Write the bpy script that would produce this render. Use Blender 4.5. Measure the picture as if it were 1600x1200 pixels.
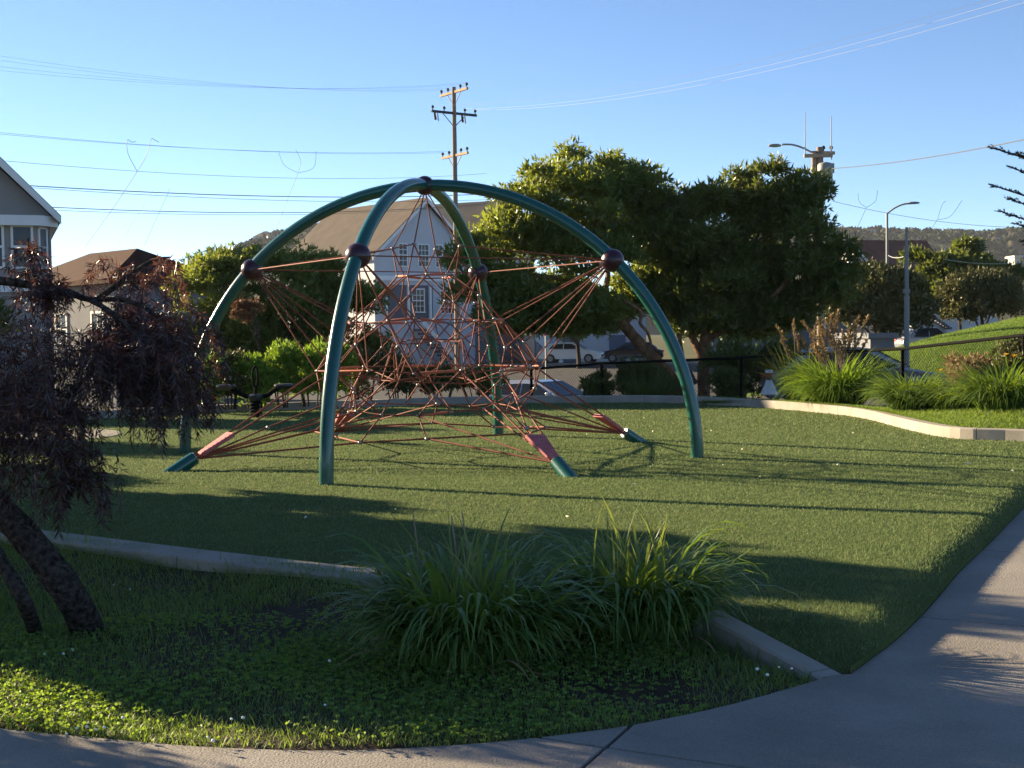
import bpy, bmesh, math, random
import numpy as np
from mathutils import Vector, Matrix, Quaternion
R = math.radians
for o in list(bpy.data.objects): bpy.data.objects.remove(o)
S = bpy.context.scene
COL = S.collection

# ---------------------------------------------------------------- camera
F, PITCH, ROLL, CH = 2148.4, 0.0372, -0.013, 1.6      # focal length in photo pixels, eye height in metres
_ex = np.array([1, 0, 0.]); _eu = np.array([0, math.sin(PITCH), math.cos(PITCH)]); FW = np.array([0, math.cos(PITCH), -math.sin(PITCH)])
RT = math.cos(ROLL)*_ex + math.sin(ROLL)*_eu
UP = -math.sin(ROLL)*_ex + math.cos(ROLL)*_eu
EYE = np.array([0, 0, CH])
cam = bpy.data.cameras.new('camera'); cam_o = bpy.data.objects.new('camera', cam); COL.objects.link(cam_o)
cam.sensor_width = 36; cam.lens = 36*F/1600; cam.clip_start = .1; cam.clip_end = 9000
M = Matrix.Identity(4)
for i in range(3):
    M[i][0] = RT[i]; M[i][1] = UP[i]; M[i][2] = -FW[i]; M[i][3] = EYE[i]
cam_o.matrix_world = M
S.camera = cam_o
def ray(x, y): return FW + RT*(x-800)/F + UP*(600-y)/F
def G(x, y, z=0.):                       # where the ray through a photo pixel meets the level z
    d = ray(x, y); return EYE + d*(z-CH)/d[2]
def D(x, y, Y):                          # the point of that ray at distance Y
    d = ray(x, y); return EYE + d*Y/d[1]

# ---------------------------------------------------------------- sky, sun, exposure
SUN_EL = 16.5; SD = np.array([-.85, .53]); SD = SD/np.linalg.norm(SD)       # towards the sun, on the ground
SUN_AZ = math.atan2(SD[0], SD[1])
w = bpy.data.worlds.new('World'); S.world = w; w.use_nodes = True
nt = w.node_tree; bg = nt.nodes['Background']
sky = nt.nodes.new('ShaderNodeTexSky'); sky.sky_type = 'NISHITA'; sky.sun_disc = False
sky.sun_elevation = R(SUN_EL); sky.sun_rotation = SUN_AZ
sky.altitude = 0; sky.air_density = .62; sky.dust_density = 0.; sky.ozone_density = 3.0
nt.links.new(sky.outputs[0], bg.inputs[0]); bg.inputs[1].default_value = .054
sl = bpy.data.lights.new('sun', 'SUN'); sl.energy = 5.0; sl.angle = R(.5); sl.color = (1, .80, .52)
so = bpy.data.objects.new('sun', sl); COL.objects.link(so); so.location = (-30, 20, 30)
sv = Vector((SD[0]*math.cos(R(SUN_EL)), SD[1]*math.cos(R(SUN_EL)), math.sin(R(SUN_EL))))
so.rotation_euler = sv.to_track_quat('Z', 'Y').to_euler()
S.view_settings.view_transform = 'Standard'; S.view_settings.look = 'None'
S.view_settings.exposure = 2.0; S.view_settings.gamma = 1
S.render.engine = 'CYCLES'

# ---------------------------------------------------------------- materials
MATS = {}
def mat(name, col, rough=.7, col2=None, scale=8., bump=0., bscale=40., metal=0., spec=.5, detail=4., trans=0., tcol=None, attr=False, coat=0., bdist=.02):
    if name in MATS: return MATS[name]
    m = bpy.data.materials.new(name); m.use_nodes = True; n = m.node_tree.nodes; l = m.node_tree.links
    b = n['Principled BSDF']; out = n['Material Output']
    b.inputs['Roughness'].default_value = rough; b.inputs['Metallic'].default_value = metal
    b.inputs['Specular IOR Level'].default_value = spec; b.inputs['Coat Weight'].default_value = coat
    b.inputs['Base Color'].default_value = (*col, 1)
    src = None
    if col2 is not None:
        mx = n.new('ShaderNodeMix'); mx.data_type = 'RGBA'
        mx.inputs[6].default_value = (*col, 1); mx.inputs[7].default_value = (*col2, 1)
        if attr:
            a = n.new('ShaderNodeAttribute'); a.attribute_name = 'rnd'; l.new(a.outputs['Fac'], mx.inputs[0])
        else:
            tc = n.new('ShaderNodeTexCoord'); nz = n.new('ShaderNodeTexNoise'); nz.inputs['Scale'].default_value = scale; nz.inputs['Detail'].default_value = detail
            cr = n.new('ShaderNodeValToRGB'); cr.color_ramp.elements[0].position = .32; cr.color_ramp.elements[1].position = .68
            l.new(tc.outputs['Object'], nz.inputs['Vector']); l.new(nz.outputs['Fac'], cr.inputs[0]); l.new(cr.outputs[0], mx.inputs[0])
        l.new(mx.outputs[2], b.inputs['Base Color']); src = mx.outputs[2]
    if bump:
        tc2 = n.new('ShaderNodeTexCoord'); nb = n.new('ShaderNodeTexNoise'); nb.inputs['Scale'].default_value = bscale; nb.inputs['Detail'].default_value = 5
        bp = n.new('ShaderNodeBump'); bp.inputs['Strength'].default_value = bump; bp.inputs['Distance'].default_value = bdist
        l.new(tc2.outputs['Object'], nb.inputs['Vector']); l.new(nb.outputs['Fac'], bp.inputs['Height']); l.new(bp.outputs[0], b.inputs['Normal'])
    if trans:
        t = n.new('ShaderNodeBsdfTranslucent'); ms = n.new('ShaderNodeMixShader'); ms.inputs[0].default_value = trans
        if tcol: t.inputs[0].default_value = (*tcol, 1)
        elif src: l.new(src, t.inputs[0])
        else: t.inputs[0].default_value = (*col, 1)
        l.new(b.outputs[0], ms.inputs[1]); l.new(t.outputs[0], ms.inputs[2]); l.new(ms.outputs[0], out.inputs[0])
    MATS[name] = m
    return m
mat('turf_base', (.068, .10, .03), .9, (.115, .14, .045), 3.5, bump=.6, bscale=160, spec=.1)
mat('turf_blade', (.10, .165, .055), .75, (.235, .275, .115), attr=True, trans=.3, spec=.12)
mat('soil', (.045, .034, .025), .95, (.08, .06, .04), 6, bump=.8, bscale=30, spec=.1)
mat('grass', (.10, .17, .042), .5, (.22, .29, .085), attr=True, trans=.42, tcol=(.24, .34, .04), spec=.3)
mat('clover', (.085, .175, .035), .55, (.16, .26, .06), attr=True, trans=.42, tcol=(.28, .4, .03), spec=.3)
mat('concrete', (.25, .23, .205), .88, (.34, .315, .28), 1.1, bump=.35, bscale=90, spec=.25, detail=9)
def weathered(m, s1, s2, amt, fine):
    n = m.node_tree.nodes; l = m.node_tree.links; b = n['Principled BSDF']; src = b.inputs['Base Color'].links[0].from_socket; tc = n.new('ShaderNodeTexCoord')
    for sc, lo, p0, p1, det in ((s1, 1-amt, .35, .6, 8), (s2, 1-fine, .42, .62, 3)):
        nz = n.new('ShaderNodeTexNoise'); nz.inputs['Scale'].default_value = sc; nz.inputs['Detail'].default_value = det; nz.inputs['Roughness'].default_value = .65
        cr = n.new('ShaderNodeValToRGB'); cr.color_ramp.elements[0].position = p0; cr.color_ramp.elements[1].position = p1; cr.color_ramp.elements[0].color = (lo, lo*.98, lo*.95, 1); cr.color_ramp.elements[1].color = (1, 1, 1, 1)
        mx = n.new('ShaderNodeMix'); mx.data_type = 'RGBA'; mx.blend_type = 'MULTIPLY'; mx.inputs[0].default_value = 1
        l.new(tc.outputs['Object'], nz.inputs['Vector']); l.new(nz.outputs['Fac'], cr.inputs[0]); l.new(src, mx.inputs[6]); l.new(cr.outputs[0], mx.inputs[7]); src = mx.outputs[2]
    l.new(src, b.inputs['Base Color'])
weathered(MATS['concrete'], .7, 130, .2, .22)
weathered(MATS['turf_base'], .45, 60, .12, .15)
mat('kerb_concrete', (.25, .225, .19), .88, (.33, .30, .255), 3, bump=.2, bscale=90, spec=.2, detail=9)
mat('joint_dirt', (.03, .027, .022), .95)
mat('asphalt', (.05, .05, .052), .9, (.075, .073, .07), 4, bump=.3, bscale=60, spec=.2)
mat('field', (.07, .08, .03), .95, (.11, .10, .05), .15, spec=.1)
mat('green_paint', (.003, .072, .060), .25, (.004, .088, .072), 5, spec=.5, coat=.3, bump=.06, bscale=14)
mat('ball_paint', (.030, .008, .018), .28, (.04, .011, .022), 9, spec=.4, coat=.1)
mat('rope', (.17, .045, .028), .75, (.24, .07, .04), 60, bump=.5, bscale=140, spec=.3, bdist=.004)
mat('rope_grip', (.42, .11, .06), .7, (.50, .15, .08), 40, spec=.3)
mat('aluminium', (.28, .275, .27), .5, metal=.6)
mat('pad_rubber', (.36, .095, .105), .75, (.44, .14, .15), 20, bump=.3, bscale=90, spec=.3)
mat('bark_dark', (.024, .018, .015), .9, (.13, .105, .09), 30, bump=1., bscale=40, bdist=.12, spec=.1)
mat('bark_red', (.13, .07, .04), .9, (.30, .17, .09), 7, bump=1., bscale=16, bdist=.05, spec=.1)
mat('purple_leaf', (.010, .006, .008), .33, (.050, .024, .024), attr=True, trans=.18, tcol=(.28, .10, .05), spec=.5)
mat('tree_leaf', (.05, .085, .02), .4, (.15, .18, .04), attr=True, trans=.38, tcol=(.28, .33, .04), spec=.45)
mat('dark_leaf', (.042, .068, .018), .42, (.115, .14, .032), attr=True, trans=.3, tcol=(.2, .24, .03), spec=.4)
mat('olive_leaf', (.055, .065, .02), .5, (.13, .125, .04), attr=True, trans=.2, spec=.3)
mat('bright_leaf', (.08, .16, .02), .55, (.16, .25, .035), attr=True, trans=.4, tcol=(.25, .38, .03), spec=.3)
mat('red_leaf', (.14, .055, .035), .6, (.24, .14, .06), attr=True, trans=.25, spec=.3)
mat('strap_leaf', (.06, .135, .03), .42, (.13, .21, .05), attr=False, scale=3, trans=.38, tcol=(.20, .30, .03), spec=.45)
mat('strap_leaf_pale', (.10, .16, .035), .45, (.16, .2, .06), scale=3, trans=.4, tcol=(.28, .34, .05), spec=.4)
mat('strap_mass', (.055, .12, .025), .45, (.14, .21, .05), attr=True, trans=.38, tcol=(.22, .32, .03), spec=.4)
mat('dry_stalk', (.20, .13, .055), .8, (.32, .22, .10), attr=True, trans=.2)
mat('cypress_leaf', (.012, .018, .012), .7, (.03, .035, .018), attr=True, spec=.2)
mat('wood_pole', (.20, .155, .115), .9, (.28, .22, .17), 5, bump=.4, bscale=30, spec=.1)
mat('arm_wood', (.34, .24, .16), .9, (.42, .31, .21), 5, spec=.1)
mat('arm_shaded', (.035, .04, .05), .8)  # crossarm turned from the sun: its shade is put into the colour
mat('insulator', (.05, .04, .045), .7, spec=.2)
mat('wire', (.05, .06, .065), .6)
mat('wire_pale', (.30, .31, .32), .7)
mat('galvanised', (.24, .235, .22), .6, metal=.1)
mat('black_steel', (.008, .008, .008), .9, spec=.05)
mat('black_rubber', (.02, .02, .022), .4)
mat('glass', (.02, .025, .035), .12, spec=.3)
mat('white_paint', (.74, .73, .71), .6, (.68, .67, .65), 3, spec=.3)
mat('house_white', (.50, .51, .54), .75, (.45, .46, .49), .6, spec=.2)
mat('house_grey', (.26, .235, .215), .8, (.29, .265, .245), .8, bump=.15, bscale=8, spec=.2)
mat('house_lavender', (.38, .29, .38), .8, (.34, .26, .34), .7, spec=.2)
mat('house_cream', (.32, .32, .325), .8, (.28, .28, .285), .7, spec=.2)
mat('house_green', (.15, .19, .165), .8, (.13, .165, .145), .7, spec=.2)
mat('roof_brown', (.042, .016, .010), .9, (.056, .023, .015), 1.2, bump=.4, bscale=12, spec=.1)
mat('roof_grey', (.078, .064, .055), .9, (.10, .083, .072), 1.0, bump=.4, bscale=10, spec=.1)
mat('roof_rust', (.17, .075, .05), .9, (.21, .10, .065), 1.0, bump=.3, bscale=10, spec=.1)
mat('roof_slate', (.09, .085, .08), .9, (.12, .11, .10), 1.0, spec=.1)
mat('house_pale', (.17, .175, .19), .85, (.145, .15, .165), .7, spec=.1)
mat('shade_and_stair_grey', (.10, .10, .12), .8)  # grey of the stairs; on the porch panel it stands in for shade
mat('car_white', (.72, .73, .74), .25, coat=.6)
mat('car_dark', (.02, .012, .016), .25, coat=.6)
mat('car_silver', (.40, .43, .48), .28, metal=.5, coat=.6)
mat('car_grey', (.30, .32, .36), .28, metal=.4, coat=.6)
mat('tyre', (.015, .015, .015), .8)
mat('lamp_glass', (.6, .62, .65), .12)
mat('red_paint', (.42, .03, .025), .5)
mat('flower_orange', (.75, .38, .02), .6, trans=.3)
mat('flower_white', (.78, .77, .74), .7)
mat('litter', (.62, .58, .48), .8)
mat('hill_green', (.040, .048, .026), .95, (.085, .075, .04), .012, spec=.05, detail=9)
mat('hill_tree', (.022, .03, .018), .9, (.05, .055, .03), attr=True, spec=.05)
mat('pale_stone', (.55, .50, .44), .8)
mat('haze', (1, 1, 1))

# ---------------------------------------------------------------- builders
class MB:
    def __init__(s): s.v = []; s.f = []
    def add(s, v, f):
        o = len(s.v); s.v += [tuple(map(float, p)) for p in v]; s.f += [tuple(i+o for i in q) for q in f]; return s
    def box(s, c, d, rz=0., taper=1.):
        x, y, z = [k/2 for k in d]; ca, sa = math.cos(rz), math.sin(rz); v = []
        for k in (-1, 1):
            t = 1 if k < 0 else taper
            for a, b in ((-x, -y), (x, -y), (x, y), (-x, y)):
                a, b = a*t, b*t; v.append((c[0]+a*ca-b*sa, c[1]+a*sa+b*ca, c[2]+k*z))
        return s.add(v, [(3, 2, 1, 0), (4, 5, 6, 7), (0, 1, 5, 4), (1, 2, 6, 5), (2, 3, 7, 6), (3, 0, 4, 7)])
    def hexa(s, v): return s.add(v, [(3, 2, 1, 0), (4, 5, 6, 7), (0, 1, 5, 4), (1, 2, 6, 5), (2, 3, 7, 6), (3, 0, 4, 7)])
    def tube(s, pts, rad, seg=8, cap=True, wob=0., rng=None):
        pts = [Vector(p) for p in pts]; n = len(pts)
        if not hasattr(rad, '__len__'): rad = [rad]*n
        t0 = (pts[1]-pts[0]).normalized(); u = t0.orthogonal().normalized(); v = []; o = 0
        for i, p in enumerate(pts):
            t = (pts[min(i+1, n-1)]-pts[max(i-1, 0)]).normalized()
            u = (u - t*u.dot(t)).normalized(); b = t.cross(u)
            for k in range(seg):
                a = 2*math.pi*k/seg; r = rad[i]*(1+(rng.uniform(-wob, wob) if wob else 0))
                v.append(p + (u*math.cos(a)+b*math.sin(a))*r)
        f = []
        for i in range(n-1):
            for k in range(seg):
                k2 = (k+1) % seg; f.append((i*seg+k, i*seg+k2, (i+1)*seg+k2, (i+1)*seg+k))
        if cap: f.append(tuple(range(seg))[::-1]); f.append(tuple((n-1)*seg+k for k in range(seg)))
        return s.add(v, f)
    def lathe(s, c, prof, seg=16):
        v = []; n = len(prof)
        for r, z in prof:
            for k in range(seg):
                a = 2*math.pi*k/seg; v.append((c[0]+r*math.cos(a), c[1]+r*math.sin(a), c[2]+z))
        f = [(i*seg+k, i*seg+(k+1) % seg, (i+1)*seg+(k+1) % seg, (i+1)*seg+k) for i in range(n-1) for k in range(seg)]
        f.append(tuple(range(seg))[::-1]); f.append(tuple((n-1)*seg+k for k in range(seg)))
        return s.add(v, f)
    def sphere(s, c, r, seg=24, rings=14, sq=(1, 1, 1)):
        prof = [(max(1e-4, math.sin(math.pi*i/rings)), -math.cos(math.pi*i/rings)) for i in range(rings+1)]
        m = MB().lathe((0, 0, 0), prof, seg)
        return s.add([(c[0]+p[0]*r*sq[0], c[1]+p[1]*r*sq[1], c[2]+p[2]*r*sq[2]) for p in m.v], m.f)
    def prism(s, poly, axis, a0, a1):            # polygon in the two other axes, extruded along axis
        n = len(poly); v = []
        for a in (a0, a1):
            for p in poly:
                q = [p[0], p[1]]; q.insert(axis, a); v.append(q)
        f = [(i, (i+1) % n, n+(i+1) % n, n+i) for i in range(n)] + [tuple(range(n))[::-1], tuple(range(n, 2*n))]
        return s.add(v, f)
    def mesh(s, name, smooth=False):
        me = bpy.data.meshes.new(name); me.from_pydata(s.v, [], s.f)
        bm = bmesh.new(); bm.from_mesh(me); bmesh.ops.recalc_face_normals(bm, faces=bm.faces); bm.to_mesh(me); bm.free()
        if smooth: me.polygons.foreach_set('use_smooth', [True]*len(me.polygons))
        return me
def tag(o, label=None, cat=None, group=None, kind=None):
    for k, val in (('label', label), ('category', cat), ('group', group), ('kind', kind)):
        if val: o[k] = val
    return o
def link(name, me, m, parent=None):
    o = bpy.data.objects.new(name, me); COL.objects.link(o)
    if m and me and not me.materials: me.materials.append(MATS[m])
    if parent: o.parent = parent
    return o
def obj(name, mb, m, parent=None, smooth=False, bevel=0., world=False):
    """one mesh object; world=True: coordinates are in world space and the parent is an unrotated Empty"""
    if world and parent is not None:
        L = parent.location; mb.v = [(a-L[0], b-L[1], c-L[2]) for a, b, c in mb.v]
    o = link(name, mb.mesh(name, smooth), m, parent)
    if bevel:
        bv = o.modifiers.new('bevel', 'BEVEL'); bv.width = bevel; bv.segments = 2; bv.limit_method = 'ANGLE'; bv.angle_limit = R(40)
    if smooth and not bevel:
        es = o.modifiers.new('split', 'EDGE_SPLIT'); es.split_angle = R(45)
    return o
def thing(name, label, cat, loc=(0, 0, 0), rz=0., group=None):
    o = bpy.data.objects.new(name, None); COL.objects.link(o); o.location = [float(k) for k in loc]; o.rotation_euler = (0, 0, rz); o.empty_display_size = .2
    return tag(o, label, cat, group)
def struct(name, mb, m, smooth=False, bevel=0.):
    return tag(obj(name, mb, m, None, smooth, bevel), kind='structure')
def np_mesh(name, V, T, rnd=None, smooth=False):
    """triangle mesh from arrays V (n,3), T (m,3); rnd one value per triangle"""
    me = bpy.data.meshes.new(name); n, m = len(V), len(T)
    me.vertices.add(n); me.vertices.foreach_set('co', np.ascontiguousarray(V, np.float32).ravel())
    me.loops.add(3*m); me.loops.foreach_set('vertex_index', np.ascontiguousarray(T, np.int32).ravel())
    me.polygons.add(m); me.polygons.foreach_set('loop_start', np.arange(0, 3*m, 3, dtype=np.int32))
    if rnd is not None:
        a = me.attributes.new('rnd', 'FLOAT', 'FACE'); a.data.foreach_set('value', np.ascontiguousarray(rnd, np.float32))
    me.update(calc_edges=True)
    if smooth: me.polygons.foreach_set('use_smooth', np.ones(m, bool))
    return me
def nrm(a): return a/np.maximum(np.linalg.norm(a, axis=-1, keepdims=True), 1e-9)
def leaves(P, A, L, W, rng, fold=.15, rnd=None):
    """diamond leaves of two triangles: base P, axis A, length L, width W"""
    n = len(P); A = nrm(A); q = nrm(rng.normal(size=(n, 3))); side = nrm(np.cross(A, q)); nor = np.cross(side, A)
    L = np.broadcast_to(L, (n,))[:, None]; W = np.broadcast_to(W, (n,))[:, None]
    mid = P + A*L*.45
    V = np.stack([P, mid+side*W/2+nor*W*fold, P+A*L, mid-side*W/2+nor*W*fold], 1).reshape(-1, 3)
    b = np.arange(n)[:, None]*4
    T = np.concatenate([b+np.array([[0, 1, 2]]), b+np.array([[0, 2, 3]])], 1).reshape(-1, 3)
    r = rng.random(n) if rnd is None else rnd
    return V, T, np.repeat(r, 2)
def straps(P, yaw, L, W, rise, droop, rng, seg=5, rnd=None, ex=1.25):
    """arching strap leaves: start P, heading yaw, length, width, rise angle at the base and angle at the tip"""
    n = len(P); yaw = np.asarray(yaw); h = np.stack([np.cos(yaw), np.sin(yaw), 0*yaw], 1); sd = np.stack([-np.sin(yaw), np.cos(yaw), 0*yaw], 1)
    pos = P.copy(); rows = []; L = np.broadcast_to(L, (n,)); W = np.broadcast_to(W, (n,)); rise = np.broadcast_to(rise, (n,)); droop = np.broadcast_to(droop, (n,))
    tw = rng.normal(0, .35, n)
    for i in range(seg+1):
        t = i/seg; ww = W*(.75+.5*t if t < .4 else max(0.02, .95*(1-((t-.4)/.6)**1.8)))*.5
        s2 = sd*np.cos(tw*t)[:, None] + np.array([0, 0, 1.])*np.sin(tw*t)[:, None]
        rows.append(pos - s2*ww[:, None]); rows.append(pos + s2*ww[:, None])
        ang = rise + (droop-rise)*((i+.5)/seg)**ex
        pos = pos + (h*np.cos(ang)[:, None] + np.array([0, 0, 1.])*np.sin(ang)[:, None])*(L/seg)[:, None]
    V = np.stack(rows, 1).reshape(-1, 3); k = 2*(seg+1); b = np.arange(n)[:, None]*k; T = []
    for i in range(seg):
        T += [b+np.array([[2*i, 2*i+1, 2*i+3]]), b+np.array([[2*i, 2*i+3, 2*i+2]])]
    T = np.concatenate(T, 1).reshape(-1, 3); r = rng.random(n) if rnd is None else rnd
    return V, T, np.repeat(r, 2*seg)
def join(parts):
    V, T, Q, o = [], [], [], 0
    for v, t, q in parts: V.append(v); T.append(t+o); Q.append(q); o += len(v)
    return np.concatenate(V), np.concatenate(T), np.concatenate(Q)
def np_obj(name, data, m, parent=None, kind=None, smooth=False, origin=None):
    V, T, Q = data
    if origin is not None: V = V-np.array(origin)
    return tag(link(name, np_mesh(name, V, T, Q, smooth), m, parent), kind=kind)
def inside(poly, P):
    x, y = P[:, 0], P[:, 1]; c = np.zeros(len(P), bool); n = len(poly)
    for i in range(n):
        x1, y1 = poly[i][:2]; x2, y2 = poly[(i+1) % n][:2]
        k = ((y1 > y) != (y2 > y)) & (x < (x2-x1)*(y-y1)/((y2-y1) or 1e-9)+x1); c ^= k
    return c
def catmull(pts, n=6):
    pts = [np.array(p, float) for p in pts]; out = []
    for i in range(len(pts)-1):
        p0, p1, p2, p3 = pts[max(i-1, 0)], pts[i], pts[i+1], pts[min(i+2, len(pts)-1)]
        for k in range(n):
            t = k/n; out.append(.5*((2*p1)+(p2-p0)*t+(2*p0-5*p1+4*p2-p3)*t*t+(3*p1-p0-3*p2+p3)*t**3))
    return out+[pts[-1]]
def sstep(a, b, x):
    t = np.clip((x-a)/(b-a), 0, 1); return t*t*(3-2*t)

# ---------------------------------------------------------------- ground and setting
def gz(x, y):
    x = np.asarray(x, float); y = np.asarray(y, float)
    z = -.34 - 1.1*sstep(31, 44, y-1.2*np.maximum(x, 0)) + .6*sstep(60, 105, y)
    return z
gx = np.concatenate([-np.geomspace(2400, 45, 14), np.arange(-40, 41, 2.), np.geomspace(45, 2400, 14)])
gy = np.concatenate([[-400, -120, -40, -15], np.arange(-6, 130, 2.), np.geomspace(132, 2400, 14)])
X, Y = np.meshgrid(gx, gy); Z = gz(X, Y); V = np.stack([X, Y, Z], -1).reshape(-1, 3); nx = len(gx)
mb = MB(); mb.add(V.tolist(), [(j*nx+i, j*nx+i+1, (j+1)*nx+i+1, (j+1)*nx+i) for j in range(len(gy)-1) for i in range(nx-1)])
struct('ground', mb, 'field', smooth=True)

ZP = -.12                                       # path level; the play surface is level 0
near_in = [G(-420, 775, .03), G(95, 831, .03), G(300, 856, .03), G(590, 889, .03), G(1128, 953, .02)]
edge_r = [G(px, py, ZP+.03) for px, py in ((1328, 1043), (1400, 990), (1450, 942), (1500, 885), (1550, 838), (1600, 788), (1680, 715))]
near_in.append(np.array([edge_r[0][0]-.02, edge_r[0][1]+.03, ZP-.012]))
far_px = [(1750, 700), (1600, 690), (1500, 686), (1450, 679), (1400, 667), (1355, 655), (1300, 647), (1200, 638), (1100, 632), (1000, 629), (900, 630), (800, 630), (700, 632), (560, 637), (330, 645), (150, 655), (-60, 672), (-300, 700)]
far_in = catmull([G(px, py, 0.) for px, py in far_px], 4)
# turf: level sheet whose rim rolls down to the path and to the ramped kerb end
er = catmull(edge_r, 5)
def seg_dist(P, line):
    d = np.full(len(P), 99.)
    for i in range(len(line)-1):
        a, b = np.asarray(line[i])[:2], np.asarray(line[i+1])[:2]; ab = b-a; t = np.clip(((P[:, :2]-a)@ab)/(ab@ab), 0, 1); d = np.minimum(d, np.linalg.norm(P[:, :2]-a-t[:, None]*ab, axis=1))
    return d
def tz(P):
    z = np.interp(seg_dist(P, er), [0, .02, .07, .13, .2], [-.088, -.078, -.045, -.014, 0])
    a, b = near_in[-2], near_in[-1]; ab = (b-a)[:2]; t = ((P[:, :2]-a[:2])@ab)/(ab@ab); d = seg_dist(P, [a, b])
    zr = np.interp(np.clip(t, 0, 1), [0, 1], [.015, -.136])+np.clip(d-.01, 0, 9)*.18
    return np.minimum(np.minimum(z, zr), 0)
full = [p[:2] for p in near_in] + [p[:2] for p in er[1:]] + [(8.2, 17.9)] + [p[:2] for p in far_in] + [(-13, 14.5)]
from mathutils.geometry import delaunay_2d_cdt
X, Y = np.meshgrid(np.arange(.5, 7.2, .055), np.arange(6.2, 16, .055)); Q = np.stack([X.ravel(), Y.ravel()], 1)
Q = Q[inside(full, Q)]; Q = Q[(seg_dist(Q, er) < .3) | (seg_dist(Q, [near_in[-2], near_in[-1]]) < .6)]
X, Y = np.meshgrid(np.arange(-12, 9, 1.), np.arange(7, 32, 1.)); Q2 = np.stack([X.ravel(), Y.ravel()], 1); Q2 = Q2[inside(full, Q2)]
allp = [Vector((float(p[0]), float(p[1]))) for p in full]+[Vector((float(a), float(b))) for a, b in np.concatenate([Q, Q2])]
nb_ = len(full); vv, ee, ff, *_r = delaunay_2d_cdt(allp, [(i, (i+1) % nb_) for i in range(nb_)], [], 1, 1e-5)
P = np.array([v[:] for v in vv]); zz = tz(P); mb = MB(); mb.add([(a, b, z) for (a, b), z in zip(P, zz)], [tuple(f) for f in ff])
me = mb.mesh('turf', True)
if me.polygons[0].normal.z < 0: me.flip_normals()
turf = tag(link('turf', me, 'turf_base'), kind='structure')
mb = MB(); n = len(er)
mb.add([(p[0], p[1], z) for z in (-.086, -.2) for p in er], [(i, i+1, n+i+1, n+i) for i in range(n-1)])
obj('turf_edge', mb, 'turf_base', turf)
rng = np.random.default_rng(5)
# turf fibres: short upright blades, sparser with distance
parts = []
for y0, y1, dens, hgt, wid in ((6, 9, 5200, .026, .0045), (9, 12, 3600, .026, .0055), (12, 16, 2000, .027, .008), (16, 22, 900, .028, .012), (22, 32, 380, .03, .018)):
    xa, xb = -.40*y1-.3, .40*y1+.3; nn = int((xb-xa)*(y1-y0)*dens); P = np.stack([rng.uniform(xa, xb, nn), rng.uniform(y0, y1, nn), np.zeros(nn)], 1)
    P = P[inside(full, P)]
    P[:, 2] = tz(P)-.002
    A = np.stack([rng.normal(0, .55, len(P)), rng.normal(0, .55, len(P)), np.ones(len(P))], 1)
    n = len(P); A = nrm(A); q = nrm(rng.normal(size=(n, 3))); sd = nrm(np.cross(A, q)); h = hgt*rng.uniform(.6, 1.2, n)[:, None]
    Vv = np.stack([P-sd*wid/2, P+sd*wid/2, P+A*h], 1).reshape(-1, 3); parts.append((Vv, np.arange(3*n).reshape(-1, 3), rng.random(n)**1.6))
np_obj('turf_fibres', join(parts), 'turf_blade', turf, 'stuff')

# kerbs: swept concrete lengths with open joints
def kerb(name, line, width, side, ztop, zbot, cuts, capround=.012, wend=None):
    root = bpy.data.objects.new(name, None); COL.objects.link(root); tag(root, kind='structure')
    L = np.concatenate([[0], np.cumsum([np.linalg.norm((line[i+1]-line[i])[:2]) for i in range(len(line)-1)])])
    bounds = [0]+[c for c in cuts if 0 < c < L[-1]]+[L[-1]]
    la = np.array(line)
    for a, b in zip(bounds[:-1], bounds[1:]):
        a2, b2 = a+.006, b-.006; st = [a2]+[x for x in L if a2 < x < b2]+[b2]; mb = MB(); V = []
        w_ = width; prof = [(0, zbot), (0, ztop-capround), (capround, ztop), (w_-capround, ztop), (w_, ztop-capround), (w_, zbot)]
        for s_ in st:
            if wend: w_ = np.interp(L[-1]-s_, [0, 1.0, 3.5], [wend, wend*1.15, width]); prof = [(0, zbot), (0, ztop-capround), (capround, ztop), (w_-capround, ztop), (w_, ztop-capround), (w_, zbot)]
            p = np.array([np.interp(s_, L, la[:, k]) for k in range(3)]); e = .05
            t = np.array([np.interp(s_+e, L, la[:, k])-np.interp(s_-e, L, la[:, k]) for k in range(2)]); t /= np.linalg.norm(t); nrmv = np.array([-t[1], t[0]])*side
            zoff = p[2] if name == 'near_kerb' else 0
            for u, z in prof: V.append((p[0]+nrmv[0]*u, p[1]+nrmv[1]*u, (z+zoff) if z > zbot else zbot))
        k = len(prof); m_ = len(st); f = [(i*k+j, i*k+(j+1) % k, (i+1)*k+(j+1) % k, (i+1)*k+j) for i in range(m_-1) for j in range(k)]
        f += [tuple(range(k))[::-1], tuple((m_-1)*k+j for j in range(k))]
        mb.add(V, f); obj('kerb_stone', mb, 'kerb_concrete', root)
    return root
nl = []
for i in range(len(near_in)-1):
    for t in np.linspace(0, 1, 6, endpoint=False): nl.append(near_in[i]*(1-t)+near_in[i+1]*t)
nl.append(near_in[-1])
kerb('near_kerb', nl, .34, -1, .0, -.4, [4.2, 7.05, 9.9, 12.1], wend=.15)
kerb('far_kerb', far_in, .2, -1, .16, -.3, list(np.arange(2.1, 60, 3.1)))

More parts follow.
